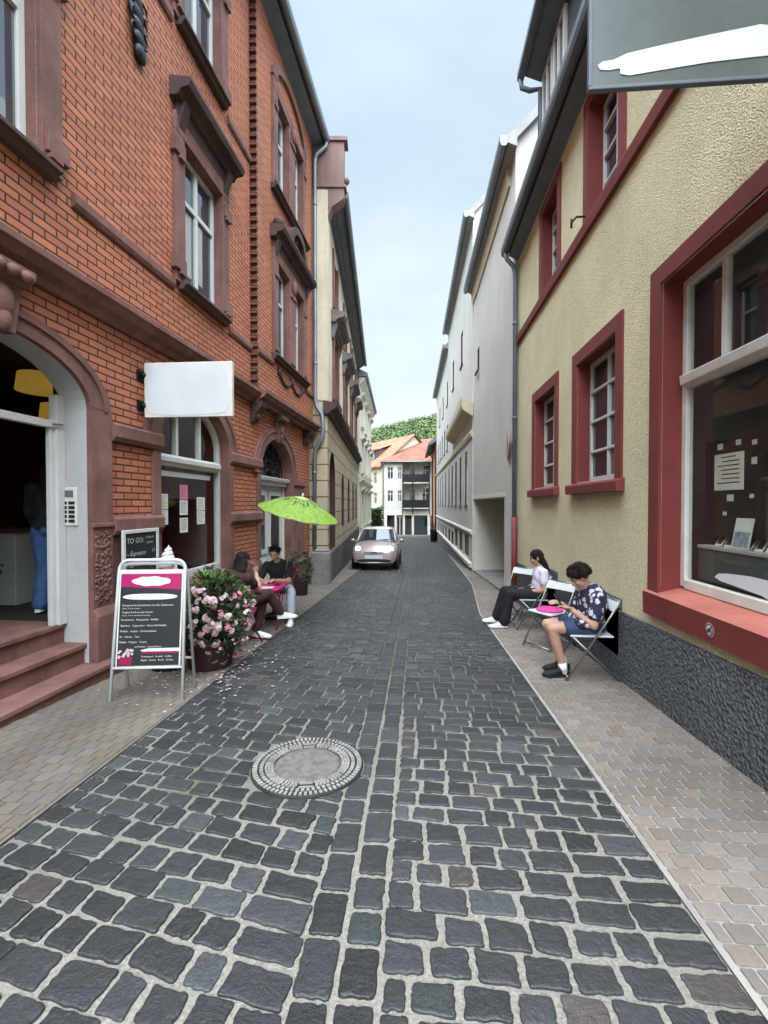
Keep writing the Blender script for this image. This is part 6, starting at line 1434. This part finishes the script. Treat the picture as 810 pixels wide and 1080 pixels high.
g4 = gz(5.7)+.022
J = dict(f=(.45,.9,0), pel=(-2.33,5.66,g4+.53), che=(-2.34,5.66,g4+.79), nek=(-2.31,5.68,g4+.94), head=(-2.275,5.74,g4+1.06),
    shn=(-2.16,5.60,g4+.86), shx=(-2.50,5.75,g4+.86), eln=(-2.10,5.84,g4+.66), elx=(-2.44,6.0,g4+.62), wrn=(-2.19,5.98,g4+.87), wrx=(-2.34,6.2,g4+.655),
    hipn=(-2.25,5.70,g4+.52), hipx=(-2.38,5.76,g4+.52), knn=(-2.04,6.06,g4+.57), knx=(-2.14,6.06,g4+.46), ann=(-1.90,6.18,g4+.27), anx=(-2.17,5.92,g4+.085), ton=(-1.74,6.26,g4+.24), tox=(-2.03,5.90,g4+.02), hdn=(-.3,-.1,.9), hnn=(0,1,0))
p4, at, B = person('cafe guest in dark brown with legs crossed, partly hidden by the flowering shrub', (-2.3,5.7,g4), J, (.3,.93,-.15), (0,.1,1),
    dict(top='browncloth', sleeve=.5, slr=.066, tk=1.12, leg=1.9, bottom='browncloth', shoe='whiteshoe', hair='long', hlen=.22))

g5 = .37
J = dict(f=(-.35,.94,0), pel=(-3.97,4.62,g5+.95), che=(-3.97,4.62,g5+1.22), nek=(-3.96,4.62,g5+1.42), head=(-3.965,4.65,g5+1.56),
    shn=(-3.79,4.68,g5+1.35), shx=(-4.14,4.56,g5+1.35), eln=(-3.76,4.66,g5+1.08), elx=(-4.19,4.58,g5+1.08), wrn=(-3.80,4.78,g5+.90), wrx=(-4.2,4.7,g5+.90),
    hipn=(-3.89,4.65,g5+.90), hipx=(-4.06,4.59,g5+.90), knn=(-3.89,4.66,g5+.49), knx=(-4.06,4.63,g5+.49), ann=(-3.90,4.62,g5+.085), anx=(-4.08,4.58,g5+.085), ton=(-3.97,4.82,g5+.02), tox=(-4.15,4.78,g5+.02), hdn=(0,.2,-1), hdx=(0,.2,-1), hnn=(1,0,0), hnx=(-1,0,0))
person('woman in blue jeans and a black top standing inside the cafe doorway', (-3.97,4.62,g5), J, (-.35,.94,-.1), (0,0,1),
    dict(top='blackcloth', sleeve=1.85, tk=1.08, leg=1.95, bottom='jeans', hem=.08, shoe='whiteshoe', hair='long', hlen=.36))

# ================================================================== CAR
CZ = gz(15.5)+.02
car = thing('parked_car', 'small rose champagne car with round headlights on, parked against the left wall', 'car', (0,0,0))
def sec(y, hw, zb, zs, zt): 
    h = [(hw*.82,zb),(hw*.97,zb+.10),(hw,(zb+zs)/2),(hw*.985,zs-.06),(hw*.88,zs+.015),(hw*.55,zt),(hw*.2,zt+.02)]
    return [(-x,y,z) for x, z in h] + [(x,y,z) for x, z in h[::-1]]
S = [sec(*q) for q in ((-1.80,.50,.28,.56,.60),(-1.775,.66,.24,.64,.69),(-1.70,.76,.20,.70,.78),(-1.5,.81,.19,.80,.89),(-1.1,.825,.18,.88,.97),(-.75,.825,.18,.93,1.01),(0,.825,.18,.95,1.0),(.9,.825,.18,.96,1.0),(1.45,.81,.2,.95,.99),(1.7,.74,.22,.85,.9),(1.79,.6,.28,.7,.72))]
n = len(S[0]); m = MB(); m.add([p for s in S for p in s], [(i*n+j, i*n+(j+1)%n, (i+1)*n+(j+1)%n, (i+1)*n+j) for i in range(len(S)-1) for j in range(n)]+[tuple(range(n))[::-1], tuple(range((len(S)-1)*n, len(S)*n))], True)
bd = m.build('body', M['carpaint'], car); sb = bd.modifiers.new('s', 'SUBSURF'); sb.levels = 1; sb.render_levels = 2
# cabin: glass house with pillars and roof
def cab(k): # k 0 base .. 1 top: (yfront, hwf, yrear, hwr, z)
    return (-.80+.66*k, .70-.15*k, 1.55-.30*k, .66-.14*k, .97+.50*k)
def loop(k, grow=0):
    yf, a, yr, b, z = cab(k); P = []
    for t in range(7): P.append((-a+2*a*t/6, yf-.10*(1-((t-3)/3)**2)*(1-.3*k)-grow, z))
    for t in range(1,6): P.append((a+(b-a)*t/6+.02*math.sin(PI*t/6)+grow, yf+(yr-yf)*t/6, z))
    for t in range(7): P.append((b-2*b*t/6, yr+.05*(1-((t-3)/3)**2)+grow, z))
    for t in range(1,6): P.append((-b-(a-b)*t/6-.02*math.sin(PI*t/6)-grow, yr+(yf-yr)*t/6, z))
    return P
def loft(m, Ls, cap=True):
    k = len(Ls[0]); m.add([p for L in Ls for p in L], [(i*k+j, i*k+(j+1)%k, (i+1)*k+(j+1)%k, (i+1)*k+j) for i in range(len(Ls)-1) for j in range(k)], True)
m = MB(); loft(m, [loop(0), loop(.5), loop(.93)]); m.build('windows', M['glass'], car)
m = MB(); L0 = loop(.88, .012); L1 = loop(.97, .008); c_ = lambda L, f_, z: [(x*f_, .45+(y-.45)*f_, z) for x, y, _ in L]
loft(m, [L0, L1, c_(L1,.93,1.485), c_(L1,.7,1.505), c_(L1,.3,1.515), c_(L1,.02,1.517)]); M['carroof'] = mat('pale_roof_paint', (.60,.52,.49), .3, .04, 3, 0, metal=.2, spec=.5, coat=1); m.build('roof', M['carroof'], car)
for s in (-1, 1):
    for (k0, k1) in (((s*.70,-.81),(s*.55,-.16)),):
        m = MB(); m.tube([(s*.715,-.80,.96),(s*.64,-.47,1.22),(s*.555,-.14,1.455)], .035, 8); m.build('pillar', M['carpaint'], car)
    m = MB(); m.tube([(s*.68,.75,.97),(s*.54,.72,1.45)], .04, 8); m.build('pillar', M['carpaint'], car)
    m = MB(); m.ball((s*.91,-.62,1.0), (.09,.05,.06)); m.tube([(s*.78,-.6,.95),(s*.86,-.62,.98)], .02, 6); mr_ = m.build('mirror', M['carpaint'], car)
    for z, x, r, y in ((.725,.565,.115,-1.68),(.52,.645,.075,-1.70)):
        dv = Vector((s*.28,-1,.25 if r > .1 else .05)).normalized(); a = dv.orthogonal().normalized(); b = dv.cross(a); c = Vector((s*x,y,z))
        m = MB(); m.tube([c-dv*.03, c+dv*.035], r, 20); hl = m.build('headlight', M['whitemetal'], car)
        m = MB(); m.tube([c+dv*.034, c+dv*.042], r*.82, 20, r*.5); m.build('lamp', M['lampglow'], hl)
    for y in (-1.15, 1.15):
        m = MB(); m.tube([(s*.64,y,.29),(s*.83,y,.29)], .29, 24); wh = m.build('wheel', M['rubber'], car); m = MB(); m.tube([(s*.8,y,.29),(s*.836,y,.29)], .19, 20); m.build('rim', M['steel'], wh)
m = MB(); m.tube([(-.33,-1.80,.605),(-.12,-1.835,.60),(.12,-1.835,.60),(.33,-1.80,.605)], .012, 6); m.box(-.10,.10,-1.845,-1.79,.585,.625); m.build('emblem_bar', M['black'], car)
m = MB(); F_ = Fr(0,-1.80,1,0,1); m.prism(F_, [(-.50,.275),(.50,.275),(.60,.345),(.44,.375),(-.44,.375),(-.60,.345)], -.05, .032); m.build('lower_grille', M['black'], car)
m = MB(); m.prism(F_, rect(-.31,.31,.395,.515), .0, .035); m.build('number_plate', M['ink'], car)
m = MB(); m.tube([(-.68,-1.70,.29),(-.45,-1.80,.265),(0,-1.83,.26),(.45,-1.80,.265),(.68,-1.70,.29)], .022, 8); m.build('bumper_trim', M['greyframe'], car)
for s in (-1,1):
    m = MB(); m.tube([(s*.05,-.90,1.0),(s*.05+.42,-.78,1.04)], .009, 5); m.build('wiper', M['black'], car)
car.location = (-1.49, 17.25, gz(17.25)+.02); car.rotation_euler = (-math.atan(.048), 0, 0)
